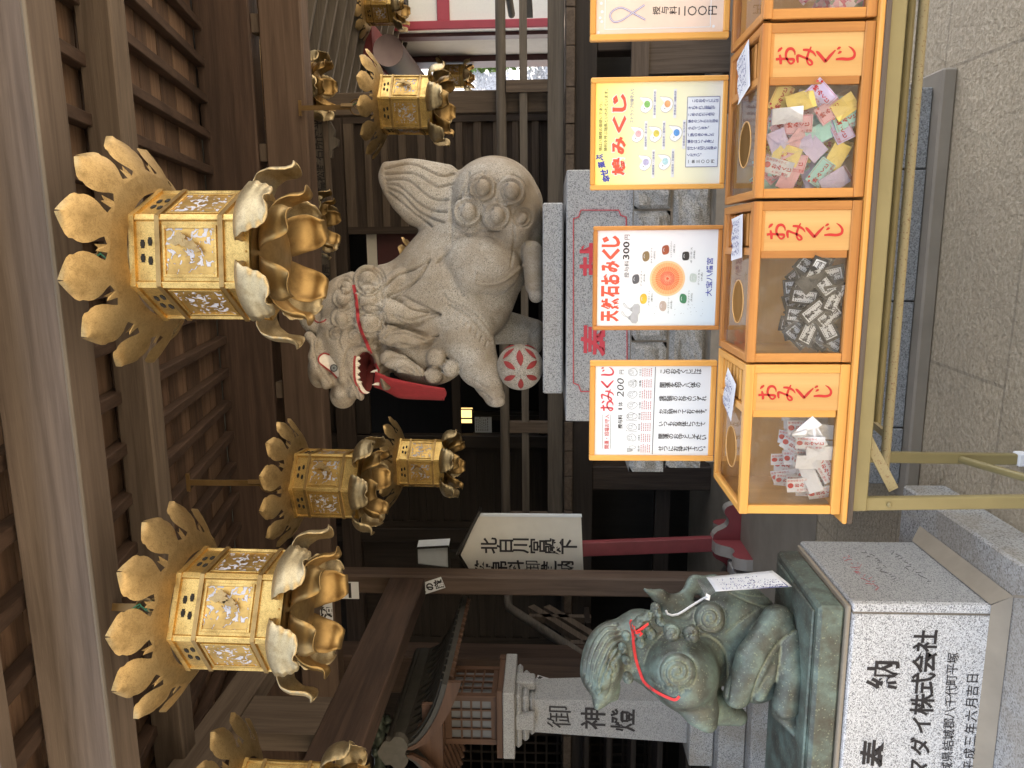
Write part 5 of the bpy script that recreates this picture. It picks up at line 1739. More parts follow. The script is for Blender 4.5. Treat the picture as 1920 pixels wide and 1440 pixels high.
# ------------------------------------------------------------------ sign boards behind the boxes
SY = 2.2
def disc(mb, c, ex, ey, rx, ry, n=24, m=None):
    c, ex, ey = Vector(c), Vector(ex), Vector(ey)
    mb.add([c + ex * (rx * math.cos(2 * math.pi * i / n)) + ey * (ry * math.sin(2 * math.pi * i / n)) for i in range(n)], [tuple(range(n))], m, False)
class Sign:
    def __init__(s, x0, x1, z0, z1, kd, paper, label, fr=.0165, tilt=0.0):
        s.t = thing('sign_board', label, 'sign board', ((x0 + x1) / 2, SY, z0), 0, 'framed sign boards standing behind the slip boxes')
        b = MB(); b.box(x0, x0 + fr, SY, SY + .022, z0, z1, .0025); b.box(x1 - fr, x1, SY, SY + .022, z0, z1, .0025)
        b.build('frame_stiles', wood(kd, 'z'), s.t)
        b = MB(); b.box(x0 + fr, x1 - fr, SY + .001, SY + .021, z0, z0 + fr, .0025); b.box(x0 + fr, x1 - fr, SY + .001, SY + .021, z1 - fr, z1, .0025)
        b.build('frame_rails', wood(kd, 'x'), s.t)
        s.px0, s.pz1 = x0 + fr, z1 - fr; s.w, s.h = x1 - x0 - 2 * fr, z1 - z0 - 2 * fr
        b = MB(); b.box(s.px0, x1 - fr, SY + .008, SY + .016, z0 + fr, s.pz1); s.poster = b.build('poster', paper, s.t)
        s.mb = {}
        s.y = SY + .0074
    def P(s, a, t, dy=0.0): return Vector((s.px0 + a * s.w, s.y - dy, s.pz1 - t * s.h))
    def m(s, mt):
        if mt not in s.mb: s.mb[mt] = MB()
        return s.mb[mt]
    def row(s, txt, a0, a1, t0, t1, mt, bold=0.0, rot=0.0, dy=0.0, shear=0.0):
        put_text(s.m(mt), txt, s.P((a0 + a1) / 2, (t0 + t1) / 2, dy), (1, 0, 0), (0, 0, 1), (a1 - a0) * s.w, (t1 - t0) * s.h, bold, rot=rot, shear=shear)
    def col(s, txt, a, t0, size, pitch, mt, bold=0.0, wob=0.0):
        put_col(s.m(mt), txt, s.P(a, t0), (1, 0, 0), (0, 0, 1), size, pitch, bold, wob=wob, rnd=random.Random(len(txt)))
    def rect(s, a0, a1, t0, t1, mt, dy=0.0):
        s.m(mt).add([s.P(a0, t1, dy), s.P(a1, t1, dy), s.P(a1, t0, dy), s.P(a0, t0, dy)], [(0, 1, 2, 3)])
    def line(s, pts, wd, mt, dy=0.0, closed=False):
        P = [s.P(*p, dy) for p in pts]
        if closed: P.append(P[0])
        for a, c in zip(P[:-1], P[1:]):
            d = (c - a)
            if d.length < 1e-7: continue
            e = d.normalized().cross(Vector((0, 1, 0))) * wd / 2
            s.m(mt).add([a - e, c - e, c + e, a + e], [(0, 1, 2, 3)])
    def done(s, names):
        for mt, mb in s.mb.items():
            mb.build(names.get(mt, 'lettering'), M[mt], s.poster)
EX, EZ = (1, 0, 0), (0, 0, 1)
# --- white board, 200 yen
s = Sign(-.645, -.338, 1.005, 1.379, 'honey', M['poster_white'], 'white board framed in bright yellow wood, priced 200 yen, leftmost of the four')
s.row('開運・招福お守入', .07, .46, .085, .128, 'red_ink', .01)
s.line([(.07, .069), (.46, .069)], .0009, 'ink'); s.line([(.07, .140), (.46, .140)], .0009, 'ink')
for i, ch in enumerate('おみくじ'): put_brush(s.m('pink_red_ink'), BR[ch], s.P(.555 + i * .125, .105), EX, EZ, .040)
s.row('授与料', .30, .455, .203, .243, 'ink', .02); s.row('1', .515, .53, .205, .238, 'ink'); s.row('体', .55, .60, .203, .243, 'ink'); s.row('200', .66, .865, .190, .250, 'ink', 0, 0, 0, .18); s.row('円', .91, .955, .21, .247, 'ink')
rnd = random.Random(8)
names8 = ['熊手', '大黒天', '恵比須', '招き猫', '小槌', 'かえる', '銭亀', 'だるま']
for i in range(8):
    a = .075 + i * .122
    ci = [(a + .040 * math.cos(q) * (1 + .12 * math.sin(3 * q + i)), .325 + .042 * math.sin(q) * (1 + .1 * math.cos(2 * q + i))) for q in np.linspace(0, 2 * math.pi, 18, endpoint=False)]
    if i == 0:
        s.line([(a - .04, .29), (a + .0, .29), (a - .012, .335), (a - .028, .335)], .0007, 'ink', 0, True)
        for k in range(4): s.line([(a - .036 + k * .011, .29), (a - .027 + k * .005, .335)], .0006, 'ink')
        s.line([(a + .012 + .018 * math.cos(q), .335 + .03 * math.sin(q)) for q in np.linspace(0, 6.28, 12)], .0007, 'ink')
    else:
        s.line(ci, .0007, 'ink', 0, True)
        s.line([(a + .021 * math.cos(q), .312 + .018 * math.sin(q)) for q in np.linspace(0, 6.28, 12)], .0006, 'ink')
        for q in (-.009, .009): disc(s.m('ink'), s.P(a + q, .309), EX, EZ, .0009, .0009, 8)
        if i in (2, 3): s.line([(a - .034, .285), (a - .045, .275), (a - .05, .37)], .0006, 'ink')
        if i == 3: s.line([(a - .02, .296), (a - .016, .28), (a - .006, .292), (a + .006, .292), (a + .016, .28), (a + .02, .296)], .0007, 'ink')
        if i == 6:
            for k in (-.015, 0, .015): s.line([(a - .03, .335 + k), (a + .03, .335 + k)], .0006, 'ink')
        for _ in range(5): q = rnd.uniform(0, 6.28); s.line([(a + .02 * math.cos(q), .34 + .02 * math.sin(q)), (a + .034 * math.cos(q + .3), .345 + .02 * math.sin(q + .3))], .0006, 'ink')
    s.row(names8[i], a - .035, a + .035, .382, .400, 'ink')
    for r_ in range(5):
        x = a - .045
        while x < a + .04:
            L_ = rnd.uniform(.008, .018); tt = .412 + r_ * .0185
            s.line([(x, tt), (x + L_, tt + rnd.uniform(-.002, .002))], .0013, 'red_ink'); s.line([(x + L_ * .5, tt - .005), (x + L_ * .6, tt + .005)], .0009, 'red_ink'); x += L_ + .006
s.line([(.01, .512), (.99, .520)], .0018, 'ink')
for tx, a, t0, n in (('このおみくじには', .94, .585, 8), ('開運を招く八体の', .79, .585, 8), ('縁起物のお守のいずれ', .64, .580, 10), ('かが納まっております。', .495, .580, 10.2), ('いつもお身体につけて', .355, .580, 10), ('開運のお守として', .215, .585, 8), ('せつにお持ち下さい。', .075, .585, 9.3)):
    pit = .385 * s.h / (max(n, 9.3) - .6)
    s.col(tx, a, t0, pit * 1.08, pit, 'ink', .014, .05)
s.col('たい', .205, .915, .016, .0165, 'ink', .028)
s.done({'ink': 'black_lettering', 'red_ink': 'red_lettering', 'pink_red_ink': 'title'})
# --- natural stone board, 300 yen
M['poster_grad'] = None
m, nt, bb = new_mat('stone_poster_paper'); v = coords(nt, (1, 1, 1), kind='Generated'); sx_ = nt.nodes.new('ShaderNodeSeparateXYZ'); nt.links.new(v, sx_.inputs[0])
ad = nd(nt, 'ShaderNodeMath', operation='ADD'); nt.links.new(sx_.outputs[0], ad.inputs[0]); nt.links.new(sx_.outputs[2], ad.inputs[1])
nt.links.new(ramp(nt, mixc_mul(nt, ad.outputs[0], .5), [(.0, (.60, .72, .80)), (.35, (.76, .80, .80)), (.75, (.80, .77, .79)), (1, (.80, .70, .76))]), bb.inputs['Base Color']); bb.inputs['Roughness'].default_value = .4
s = Sign(-.247, .053, 1.004, 1.373, 'amber', m, 'framed board with red title, sunburst and polished stones, priced 300 yen', .0125)
for i, ch in enumerate('天然石おみくじ'): s.row(ch, .045 + i * .1305, .165 + i * .1305, .034, .190, 'orange_ink', .045)
s.row('授与料', .51, .685, .226, .268, 'ink'); s.row('300', .70, .885, .213, .268, 'ink', .02); s.row('円', .905, .955, .226, .268, 'ink')
for k, (rr, mt, c) in enumerate(((.185, 'sun0', (.86, .56, .30)), (.165, 'sun1', (.86, .40, .16)), (.125, 'sun2', (.82, .22, .075)), (.075, 'sun3', (.74, .10, .04)))):
    M[mt] = plain('sunburst_orange_%d' % k, c, .5, 0, .03); disc(s.m(mt), s.P(.498, .59, .0002 + .0003 * k), EX, EZ, rr * s.w, rr * s.w, 40)
M['sun_ray'] = plain('sunburst_ray', (.90, .66, .40), .5, 0, .02)
for k in range(36):
    a = 2 * math.pi * k / 36; s.line([(.498 + .015 * math.cos(a), .59 + .012 * math.sin(a)), (.498 + .175 * math.cos(a), .59 + .175 * math.sin(a) * s.w / s.h)], .00045, 'sun_ray', .0015)
STN = [(.494, .325, (.10, .10, .115), 'アメジスト', '(紫水晶)'), (.286, .393, (.72, .45, .04), 'アラゴナイト', '(霰石)'), (.208, .558, (.50, .40, .34), 'ローズクォーツ', '(紅水晶)'), (.286, .727, (.04, .21, .10), 'アマゾナイト', '(天河石)'),
       (.502, .805, (.55, .62, .57), 'クリスタル', '(水晶)'), (.731, .737, (.02, .02, .025), 'オニキス', '(黒瑪瑙)'), (.796, .568, (.33, .07, .03), 'レッドジャスパー', '(碧玉)'), (.731, .406, (.24, .16, .075), 'タイガーアイ', '(虎目石)')]
for k, (a, t, c, nm, n2) in enumerate(STN):
    mt = 'stone%d' % k; M[mt] = plain('printed_stone_%d' % k, c, .35, 0, .2, 60)
    rn = random.Random(k); n = 20
    poly = [(a + .050 * math.copysign(abs(math.cos(q)) ** .75, math.cos(q)) * (1 + .1 * math.sin(q * 2 + k)), t + .030 * math.copysign(abs(math.sin(q)) ** .75, math.sin(q))) for q in np.linspace(0, 2 * math.pi, n, endpoint=False)]
    s.m(mt).add([s.P(*p, .0004) for p in poly], [tuple(range(n))])
    s.line([(a - .02, t - .012), (a + .0, t - .017), (a + .02, t - .012)], .0012, 'paper', .001)
    s.row(nm, a - .075, a + .09, t + .040, t + .054, 'ink'); s.row(n2, a - .03, a + .055, t + .064, t + .080, 'ink')
M['bag_print'] = plain('printed_silver_bag', (.42, .43, .45), .4, 0, .12, 50)
for k, (a, t) in enumerate(((.085, .30), (.175, .315))):
    poly = [(-.012, -.035), (.012, -.035), (.02, -.02), (.055, .0), (.06, .035), (.035, .05), (-.035, .05), (-.06, .035), (-.055, .0), (-.02, -.02)]
    s.m('bag_print').add([s.P(a + x, t + y, .0005 + .0003 * k) for x, y in poly], [tuple(range(10))])
    s.line([(a, t - .03), (a + .03, t - .06), (a + .07, t - .085), (a + .055, t - .095), (a + .02, t - .07), (a, t - .03)], .0013, 'bag_print', .001); s.line([(a - .02, t - .018), (a + .02, t - .018)], .001, 'ink', .0012)
s.row('大宝八幡宮', .31, .71, .912, .966, 'blue_ink', .008)
rn = random.Random(77)
for _ in range(34):
    a, t = .10 + rn.random() * .18, .45 + rn.random() * .45; s.line([(a, t), (a + rn.uniform(-.008, .008), t + rn.uniform(-.006, .006))], .0007, 'ink')
s.done({'ink': 'black_lettering', 'orange_ink': 'title', 'blue_ink': 'blue_lettering', 'paper': 'highlight', 'sun_ray': 'sunburst_rays', 'bag_print': 'printed_bags', **{'sun%d' % k: 'sunburst' for k in range(4)}, **{'stone%d' % k: 'printed_stone' for k in range(8)}})
# --- yellow dove board, 300 yen
m, nt, bb = new_mat('yellow_poster_paper'); v = coords(nt, (1, 1, 1), kind='Generated'); sx_ = nt.nodes.new('ShaderNodeSeparateXYZ'); nt.links.new(v, sx_.inputs[0])
nt.links.new(ramp(nt, sx_.outputs[2], [(.0, (.76, .75, .66)), (.15, (.78, .76, .56)), (.6, (.82, .80, .50)), (1, (.88, .80, .22))]), bb.inputs['Base Color']); bb.inputs['Roughness'].default_value = .45
s = Sign(.154, .457, 1.006, 1.384, 'honey', m, 'yellow board with red title and seven small white doves', .0135)
for i, (ch, a, t) in enumerate(zip('幸せ運ぶ', (.065, .125, .205, .275), (.092, .076, .056, .038))): s.row(ch, a - .034, a + .034, t - .032, t + .032, 'blue_ink', .045, R(8))
s.row('鳩は八幡様の御使いであり、', .34, .82, .028, .056, 'ink'); s.row('勝利を呼ぶ瑞鳥といわれています。', .34, .94, .068, .098, 'ink')
for i, ch in enumerate('鳩みくじ'):
    s.row(ch, .085 + i * .208, .280 + i * .208, .128, .252, 'paper', .075, 0, .0003); s.row(ch, .095 + i * .208, .270 + i * .208, .134, .246, 'orange_ink', .045, 0, .0008)
s.row('ストラップ付鳩守入り', .61, .94, .272, .304, 'blue_ink')
M['dove_white'] = plain('printed_dove_white', (.80, .81, .81), .5, 0, .03); M['dove_edge'] = plain('dove_outline', (.46, .46, .42), .6, 0, .05)
DV = [(.215, .400, (.45, .42, .62), '諸願開運・八福来福'), (.22, .555, (.40, .62, .66), '心願成就・来福招来'), (.495, .335, (.72, .40, .42), '諸縁吉祥・身上安全'), (.495, .478, (.66, .56, .10), '金運招来・福徳円満'), (.50, .638, (.10, .30, .66), '目標成就・社交円満'), (.78, .400, (.22, .48, .14), '身体健全・諸病平癒'), (.78, .560, (.74, .36, .16), '勝運必勝・諸難消除')]
for k, (a, t, c, tx) in enumerate(DV):
    sh = [(-.075, .0), (-.062, -.030), (-.035, -.043), (-.005, -.034), (.02, -.020), (.045, -.036), (.075, -.052), (.072, -.025), (.070, .005), (.055, .035), (.02, .050), (-.02, .046), (-.05, .030)]
    sh = [tuple(p) for p in spline(sh + [sh[0]], 3)][:-1]
    for mt, kx, dy in (('dove_edge', 1.08, .0003), ('dove_white', 1.0, .0007)): s.m(mt).add([s.P(a + x * kx, t + y * kx, dy) for x, y in sh], [tuple(range(len(sh)))])
    mt = 'dv%d' % k; M[mt] = plain('dove_emblem_%d' % k, c, .5, 0, .25, 120); disc(s.m(mt), s.P(a + .008, t + .008, .0011), EX, EZ, .034 * s.w, .024 * s.h, 18)
    disc(s.m('ink'), s.P(a - .035, t - .012, .0012), EX, EZ, .0014, .0014, 8)
    a2, t2 = a - .01 + (.02 if k > 4 else 0), t + .068
    s.rect(a2 - .14, a2 + .14, t2 - .012, t2 + .012, 'paper', .0004); s.row(tx, a2 - .11, a2 + .12, t2 - .008, t2 + .008, 'navy_ink', .0, 0, .0009)
q0, q1, w0, w1 = .17, .85, .725, .978
s.rect(q0, q1, w0, w1, 'poster_white', .0003)
s.line([(q0, w0), (q1, w0), (q1, w1), (q0, w1)], .0012, 'navy_ink', .0009, True)
for i, tx in enumerate(('　このおみくじには', 'それぞれに祈願が', 'こめられた七色の', '鳩守のいずれかが納め', 'られています。', 'ご縁のありました', '鳩守はいつも身に', '付けて大切にお持ち', 'ください。', '一体三〇〇円')):
    pit = .235 * s.h / max(9, len(tx))
    put_col(s.m('navy_ink' if i < 9 else 'ink'), tx, s.P(.812 - i * .0655, w0 + .022, .001), EX, EZ, min(.0105, pit), pit if i < 9 else .0135, .015)
s.done({'ink': 'black_lettering', 'orange_ink': 'title', 'blue_ink': 'blue_lettering', 'navy_ink': 'small_lettering', 'paper': 'white_strips', 'poster_white': 'text_panel', 'dove_white': 'doves', 'dove_edge': 'dove_outlines', **{'dv%d' % k: 'dove_emblem' for k in range(7)}})
# --- peach board at the top edge
M['peach'] = plain('peach_poster', (.74, .58, .47), .5, 0, .06, 12)
s = Sign(.553, .858, 1.010, 1.388, 'honey', M['peach'], 'peach board with a purple cord loop, priced 200 yen, cut off at the top', .0165)
s.line([(.05, .07), (.05, .90), (.95, .90), (.95, .07)], .002, 'paper', .0003)
s.line([(.95, .07), (.05, .07)], .002, 'paper', .0003)
s.m('paper'); s.rect(.06, .94, .075, .893, 'paper_peach', .0002) if 'paper_peach' in M else None
lp = [tuple(p) for p in spline([(.13, .39), (.19, .30), (.25, .20), (.22, .13), (.17, .11), (.12, .14), (.13, .20), (.20, .29), (.27, .38)], 6)]
s.line(lp, .0042, 'violet_ink', .0008); s.line(lp, .0016, 'paper', .0013)
s.col('授与料', .215, .475, .020, .0225, 'ink', .01); s.col('二〇〇円', .205, .675, .024, .0275, 'ink', .015)
rn = random.Random(5)
for _ in range(12): disc(s.m('paper'), s.P(rn.uniform(.02, .5), rn.choice((.03, .94)) + rn.uniform(-.02, .02), .0003), EX, EZ, .0045, .0045, 5)
s.done({'ink': 'black_lettering', 'violet_ink': 'cord', 'paper': 'white_print'})
# ------------------------------------------------------------------ bronze lion and its pedestal, front left
pd = thing('donor_pedestal', 'speckled white granite pedestal with brushed donor inscription under the bronze lion', 'pedestal', (-1.5, 2.35, 0))
PX1, PY0, PY1, PZ0, PZ1 = -1.058, 2.115, 2.60, .165, .595
b = MB(); b.box(-2.6, -.905, 1.80, 2.785, 0, .16, .008); step = b.build('step', M['granite_mid'], pd)
b = MB()
b.add([(PX1 + .004, PY0, .20), (PX1 + .004, PY1, .20), (PX1 + .05, PY1 + .03, .1625), (PX1 + .05, PY0 - .04, .1625)], [(0, 3, 2, 1)])
b.add([(PX1 + .004, PY0 - .004, .20), (PX1 + .05, PY0 - .04, .1625), (-2.5, PY0 - .04, .1625), (-2.5, PY0 - .004, .20)], [(0, 1, 2, 3)])
b.build('cement_fillet', M['earth_cement'], step)
b = MB(); b.beam((PX1 + .05, PY0 - .04, .162), (-.909, 1.86, .162), .008, .002); b.build('joint', M['earth_cement'], step)
b = MB(); b.box(-2.2, PX1, PY0 + .022, PY1, PZ0 - .004, PZ1, .006); b.build('block', M['granite_grey'], pd)
b = MB(); b.box(PX1 - .026, PX1 + .0005, PY0 - .001, PY0 + .021, PZ0, PZ1 - .001, .003); b.build('corner_strip', M['granite_white'], pd)
b = MB(); b.box(-2.2, PX1 - .033, PY0 - .004, PY0 + .021, PZ0 + .006, PZ1 - .002, .004); fp_ = b.build('front_slab', M['granite_white'], pd)
b = MB(); b.box(PX1 - .0335, PX1 - .0255, PY0 + .003, PY0 + .021, PZ0, PZ1 - .002); b.build('joint', M['joint_mortar'], fp_)
b = MB(); b.box(-2.2, PX1 - .012, PY0 + .010, PY1 - .01, PZ1, PZ1 + .012, .003); b.build('mortar_bed', M['earth_cement'], pd)
b = MB(); ty = PY0 - .0055; rn = random.Random(1)
T = lambda u, v: at(u, v, Y=ty)
put_col(b, '奉', T(28, 1642), EX, EZ, .092, bold=.02); put_col(b, '納', T(174, 1655), EX, EZ, .092, bold=.02)
for i, ch in enumerate('社会式株イダマヤ'): put_col(b, ch, T(238 - i * 39.5, 1735 - i * 2.0), EX, EZ, .068 if i < 4 else .060, bold=.022)
for i, ch in enumerate('塚平町代千八郡城結県城茨'): put_col(b, ch, T(206 - i * 20.5, 1787 - i * 1.2), EX, EZ, .034, bold=.005)
for i, ch in enumerate('日吉月六年三成平'): put_col(b, ch, T(168 - i * 23.5, 1824 - i * 1.0), EX, EZ, .036, bold=.005)
b.build('lettering', M['ink'], fp_)
b = MB(); rn = random.Random(9)   # faint red and black scratched characters on the side
for (u, v, s_, ch) in ((400, 1572, .03, '一'), (372, 1588, .034, '奉'), (352, 1600, .034, '納')):
    pass
for k in range(26):
    q_ = k / 25; p = Vector((PX1 + .0008, PY0 + .10 + q_ * .26 + rn.uniform(-.01, .01), .50 - rn.uniform(0, .035))); d = Vector((0, rn.uniform(-.012, .012), rn.uniform(-.010, .010)))
    b.beam(p - d, p + d, .0006, .0012, (1, 0, 0))
b.build('faint_red_marks', M['pink_red_ink'], pd)
b = MB()
for k in range(30):
    q_ = (k % 15) / 14; p = Vector((PX1 + .0008, PY0 + .16 + q_ * .22, .40 - .09 * (k // 15) + rn.uniform(-.014, .014))); d = Vector((0, rn.uniform(-.014, .014), rn.uniform(-.010, .010)))
    b.beam(p - d, p + d, .0006, .0012, (1, 0, 0))
b.build('faint_black_marks', M['ink'], pd)

# bronze
DL = 2.60
ln = thing('bronze_lion', 'crouching green bronze lion with combed mane and red ribbon, head bowed to the left', 'statue', (-1.4, 2.35, PZ1))
def Zu(X, Y): return 400 - Y / 3.5556, 1080 + X / 3.5556
BT = .690
b = MB(); b.box(-2.2, PX1 - .022, PY0 + .02, PY1 - .035, PZ1 + .012, BT - .004, .010); base = b.build('base_plate', M['bronze'], ln)
SL = Sculpt((-1.95, 2.05, BT - .012), (-1.00, 3.02, 1.46), .0062)
def lc(a, c, ra, rb, k=.02, flat=1.0, sub=False):
    """zoom coordinates (X, Y, depth offset)"""
    da, dc = (a[2] if len(a) > 2 else 0), (c[2] if len(c) > 2 else 0)
    ua, va = Zu(a[0], a[1]); uc, vc = Zu(c[0], c[1])
    SL.cap(at(ua, va, D=DL + da), at(uc, vc, D=DL + dc), ra / 3.5556 * (DL + da) / F, rb / 3.5556 * (DL + dc) / F, k, flat, sub)
def le(c, rX, rY, rd, rot=0.0, k=.02, sub=False):
    """rX: along X of the detail (downwards), rY: along Y (leftwards)"""
    u, v = Zu(c[0], c[1]); dy = c[2] if len(c) > 2 else 0
    a = R(rot); U = RGT * math.cos(a) - UPV * math.sin(a); W_ = RGT * math.sin(a) + UPV * math.cos(a)
    sc = (DL + dy) / F / 3.5556
    SL.ell(at(u, v, D=DL + dy), (rY * sc, rX * sc, rd), np.stack([U, W_, FWD], 1), k, sub)
# masses
lc((760, 700), (1080, 480), 235, 250, .05, .72)
lc((1080, 480), (1260, 640), 240, 235, .05, .72)
lc((1180, 800), (1380, 700), 180, 150, .05, .95)
le((690, 745, -.06), 245, 250, .19, 0, .04)
lc((430, 600), (620, 690), 215, 240, .04, .72)
lc((250, 640), (430, 600), 130, 205, .04, .80)
# head
le((185, 690, -.02), 140, 235, .125, 18, .03)
lc((170, 800, -.03), (200, 900, -.05), 118, 82, .03, .95)
lc((180, 900, -.05), (160, 975, -.06), 72, 46, .02, 1.0)
le((140, 1000, -.06), 26, 30, .03, 0, .012)
lc((255, 880, -.06), (262, 950, -.06), 38, 22, .015, 1.0)             # chin
lc((222, 770, -.13), (215, 690, -.14), 34, 16, .008, .8)              # ear
le((150, 905, -.13), 22, 34, .03, 15, .012)                           # brow
# bent foreleg with its knee
lc((700, 800, -.12), (830, 1030, -.13), 165, 118, .03, .75)
lc((830, 1030, -.13), (880, 1125, -.13), 112, 62, .02, .85)
lc((930, 1020, -.05), (1080, 1080, -.05), 120, 62, .02, .9)
# folded thigh and hind leg
lc((1075, 930, -.13), (1190, 690, -.16), 95, 118, .010, .75)
lc((1190, 690, -.16), (1340, 440, -.13), 118, 110, .012, .75)
lc((1225, 940, -.14), (1310, 740, -.17), 42, 58, .006, .8)
lc((1310, 740, -.17), (1450, 530, -.14), 58, 50, .006, .8)
lc((1420, 560, -.15), (1440, 800, -.17), 92, 84, .012, .9)
lc((1440, 800, -.17), (1400, 1000, -.15), 84, 92, .012, .9)
lc((1385, 1030, -.12), (1475, 1185, -.13), 92, 40, .012, .9)
lc((1400, 1040, .05), (1470, 1150, .05), 80, 40, .012, .9)
# tail leaf and rump wing
lc((720, 400, .03), (640, 345, .02), 80, 66, .02, .6); lc((640, 345, .02), (560, 280, .01), 66, 48, .01, .6); lc((560, 280, .01), (462, 236, .0), 48, 16, .01, .6)
lc((700, 330, .02), (790, 185, .04), 60, 34, .02, .5); lc((790, 185, .04), (900, 215, .04), 40, 90, .02, .6)
# spiral bosses and curls
le((682, 785, -.235), 128, 128, .034, 0, .006); le((896, 422, -.165), 108, 108, .045, 0, .006)
CL = [(640, 520, 60), (770, 528, 60), (430, 440, 34), (478, 408, 34), (530, 352, 34), (560, 440, 36), (470, 472, 32), (500, 525, 40), (420, 520, 32), (335, 540, 34), (312, 620, 34), (335, 700, 32), (345, 820, 38), (430, 585, 36), (392, 470, 30), (545, 388, 30), (640, 905, 40), (560, 870, 36), (720, 912, 32)]
for (X, Y, r) in CL:
    u, v = Zu(X, Y)
    le((X, Y, -.15 if X < 600 else -.19), r, r, .032, 0, .004)
SL.half(BT - .004)
V, Fc = SL.mesh(); V = relax(V, Fc, 2, .45)
L = []
ZL = lambda pts: [Zu(*p) for p in pts]
for pts in ([(270, 462), (190, 470), (110, 555), (62, 680), (50, 800)], [(285, 490), (200, 503), (130, 595), (85, 715), (73, 850)], [(295, 522), (215, 543), (155, 635), (110, 755), (94, 885)],
            [(302, 556), (235, 583), (180, 675), (137, 790), (118, 900)], [(304, 592), (255, 630), (206, 722), (165, 830), (150, 890)], [(300, 640), (268, 680), (232, 750), (200, 820)]):
    L.append((ZL(pts), 2.1, .013))
L += [(spiral(Zu(232, 765), 13, 1.0, 0, 1.0, 1, 20), 1.6, .008), (ZL([(205, 730), (240, 740), (262, 790), (240, 840)]), 1.6, .008)]
def zsp(c, r, turns, a0, sg): 
    u, v = Zu(*c); return spiral((u, v), r / 3.5556, turns, a0, .12, sg, 44)
L += [(zsp((682, 785), 112, 2.3, R(120), 1), 2.2, .010), (zsp((896, 422), 96, 2.2, R(60), 1), 2.2, .010)]
L += [(spiral(Zu(682, 785), 128 / 3.5556, 1.0, 0, 1.0, 1, 30), 1.7, .006), (spiral(Zu(896, 422), 108 / 3.5556, 1.0, 0, 1.0, 1, 30), 1.7, .006)]
for (X, Y, r) in CL: L.append((spiral(Zu(X, Y), r * .72 / 3.5556, 1.3, X, .25, 1, 20), 1.6, .008))
L += [(ZL([(450, 730), (480, 640), (540, 560), (600, 500)]), 2, .006), (ZL([(1005, 960), (1015, 800), (990, 640), (880, 540), (700, 545)]), 2.6, .010), (ZL([(1170, 980), (1230, 800), (1330, 620), (1480, 480)]), 2.4, .010),
      (ZL([(1340, 830), (1360, 700), (1370, 590)]), 2.2, .007), (ZL([(1010, 520), (1090, 450), (1200, 370)]), 2.2, .006), (ZL([(1030, 250), (1150, 310), (1260, 340), (1380, 330)]), 2.2, .007), (ZL([(1060, 240), (1180, 270), (1350, 270)]), 2.0, .006),
      (ZL([(490, 840), (560, 890), (680, 930), (760, 905)]), 2.0, .007), (ZL([(210, 700), (250, 740), (245, 820)]), 1.8, .006), (ZL([(120, 860), (145, 900), (160, 940)]), 1.6, .006), (ZL([(240, 870), (225, 920), (200, 960)]), 1.6, .006), (ZL([(780, 560), (730, 650), (740, 720)]), 1.6, .004)]
for k in range(5): L.append((ZL([(300 + k * 26, 860 - k * 20), (330 + k * 24, 790 - k * 16), (320 + k * 24, 740)]), 1.6, .005))
V = carve(V, Fc, L)
lbody = raw_mesh('body', V, Fc, M['bronze'], ln)
LB = bvh_of(V, Fc)
# verdigris shoulder of the base plate
b = MB(); b.box(-2.2, PX1 - .05, PY0 + .05, PY1 - .065, BT - .006, BT + .004, .004); b.build('base_top', M['bronze'], base)
# ribbon
rb = thing('red_ribbon', 'thin red ribbon tied in a bow round the neck of the bronze lion', 'ribbon', at(*Zu(390, 510), D=DL - .2))
b = MB()
P = spline(ZL([(362, 446), (378, 520), (384, 600), (400, 700), (425, 780), (455, 850), (520, 905), (600, 948), (660, 968), (690, 945)]), 6)
rows = [[], []]
for i, p in enumerate(P):
    a, c = P[max(i - 1, 0)], P[min(i + 1, len(P) - 1)]; t = (c - a) / (np.linalg.norm(c - a) + 1e-9); n2_ = np.array([-t[1], t[0]])
    for j, s_ in enumerate((-1, 1)): rows[j].append(on_surface(LB, *(p + n2_ * s_ * 2.6), .004, DL - .12))
b.sheet(rows, 0, True); b.build('band', M['bright_cloth'], rb)
for pts in ([(392, 512), (372, 470), (358, 440), (372, 436), (392, 480)], [(395, 512), (440, 480), (480, 452), (482, 466), (440, 500)], [(395, 520), (430, 510), (448, 528), (430, 545), (398, 548)], [(385, 505), (400, 500), (404, 522), (388, 526)]):
    q = [on_surface(LB, *Zu(*p), .010, DL - .15) for p in pts]
    b = MB(); c = sum(q, Vector()) / len(q) - Vector(FWD) * .006
    b.add(q + [c], [(i, (i + 1) % len(q), len(q)) for i in range(len(q))]); ob = b.build('bow_loop', M['bright_cloth'], rb)
    sm = ob.modifiers.new('thick', 'SOLIDIFY'); sm.thickness = .0025
# laminated card leaning on the rump
cd = thing('laminated_card', 'white laminated notice hung by a white cord, leaning on the bronze lion rump', 'notice card', at(395, 1440, D=DL - .12))
cq = [at(*Zu(868, 152), D=DL - .02), at(*Zu(1310, 108), D=DL - .10), at(*Zu(1440, 212), D=DL - .17), at(*Zu(930, 246), D=DL - .17)]
def cpt(a, t, off=0.0):
    p = (cq[0] * (1 - a) + cq[1] * a) * (1 - t) + (cq[3] * (1 - a) + cq[2] * a) * t
    bend = .018 * math.sin(math.pi * t) + .012 * a * a * math.sin(math.pi * t)
    return p - Vector(FWD) * (bend + off)
b = MB(); b.sheet([[cpt(a, t) for a in np.linspace(0, 1, 13)] for t in np.linspace(0, 1, 9)], 0, True); ob = b.build('card', M['paper'], cd)
sm = ob.modifiers.new('thick', 'SOLIDIFY'); sm.thickness = .0015
b = MB()
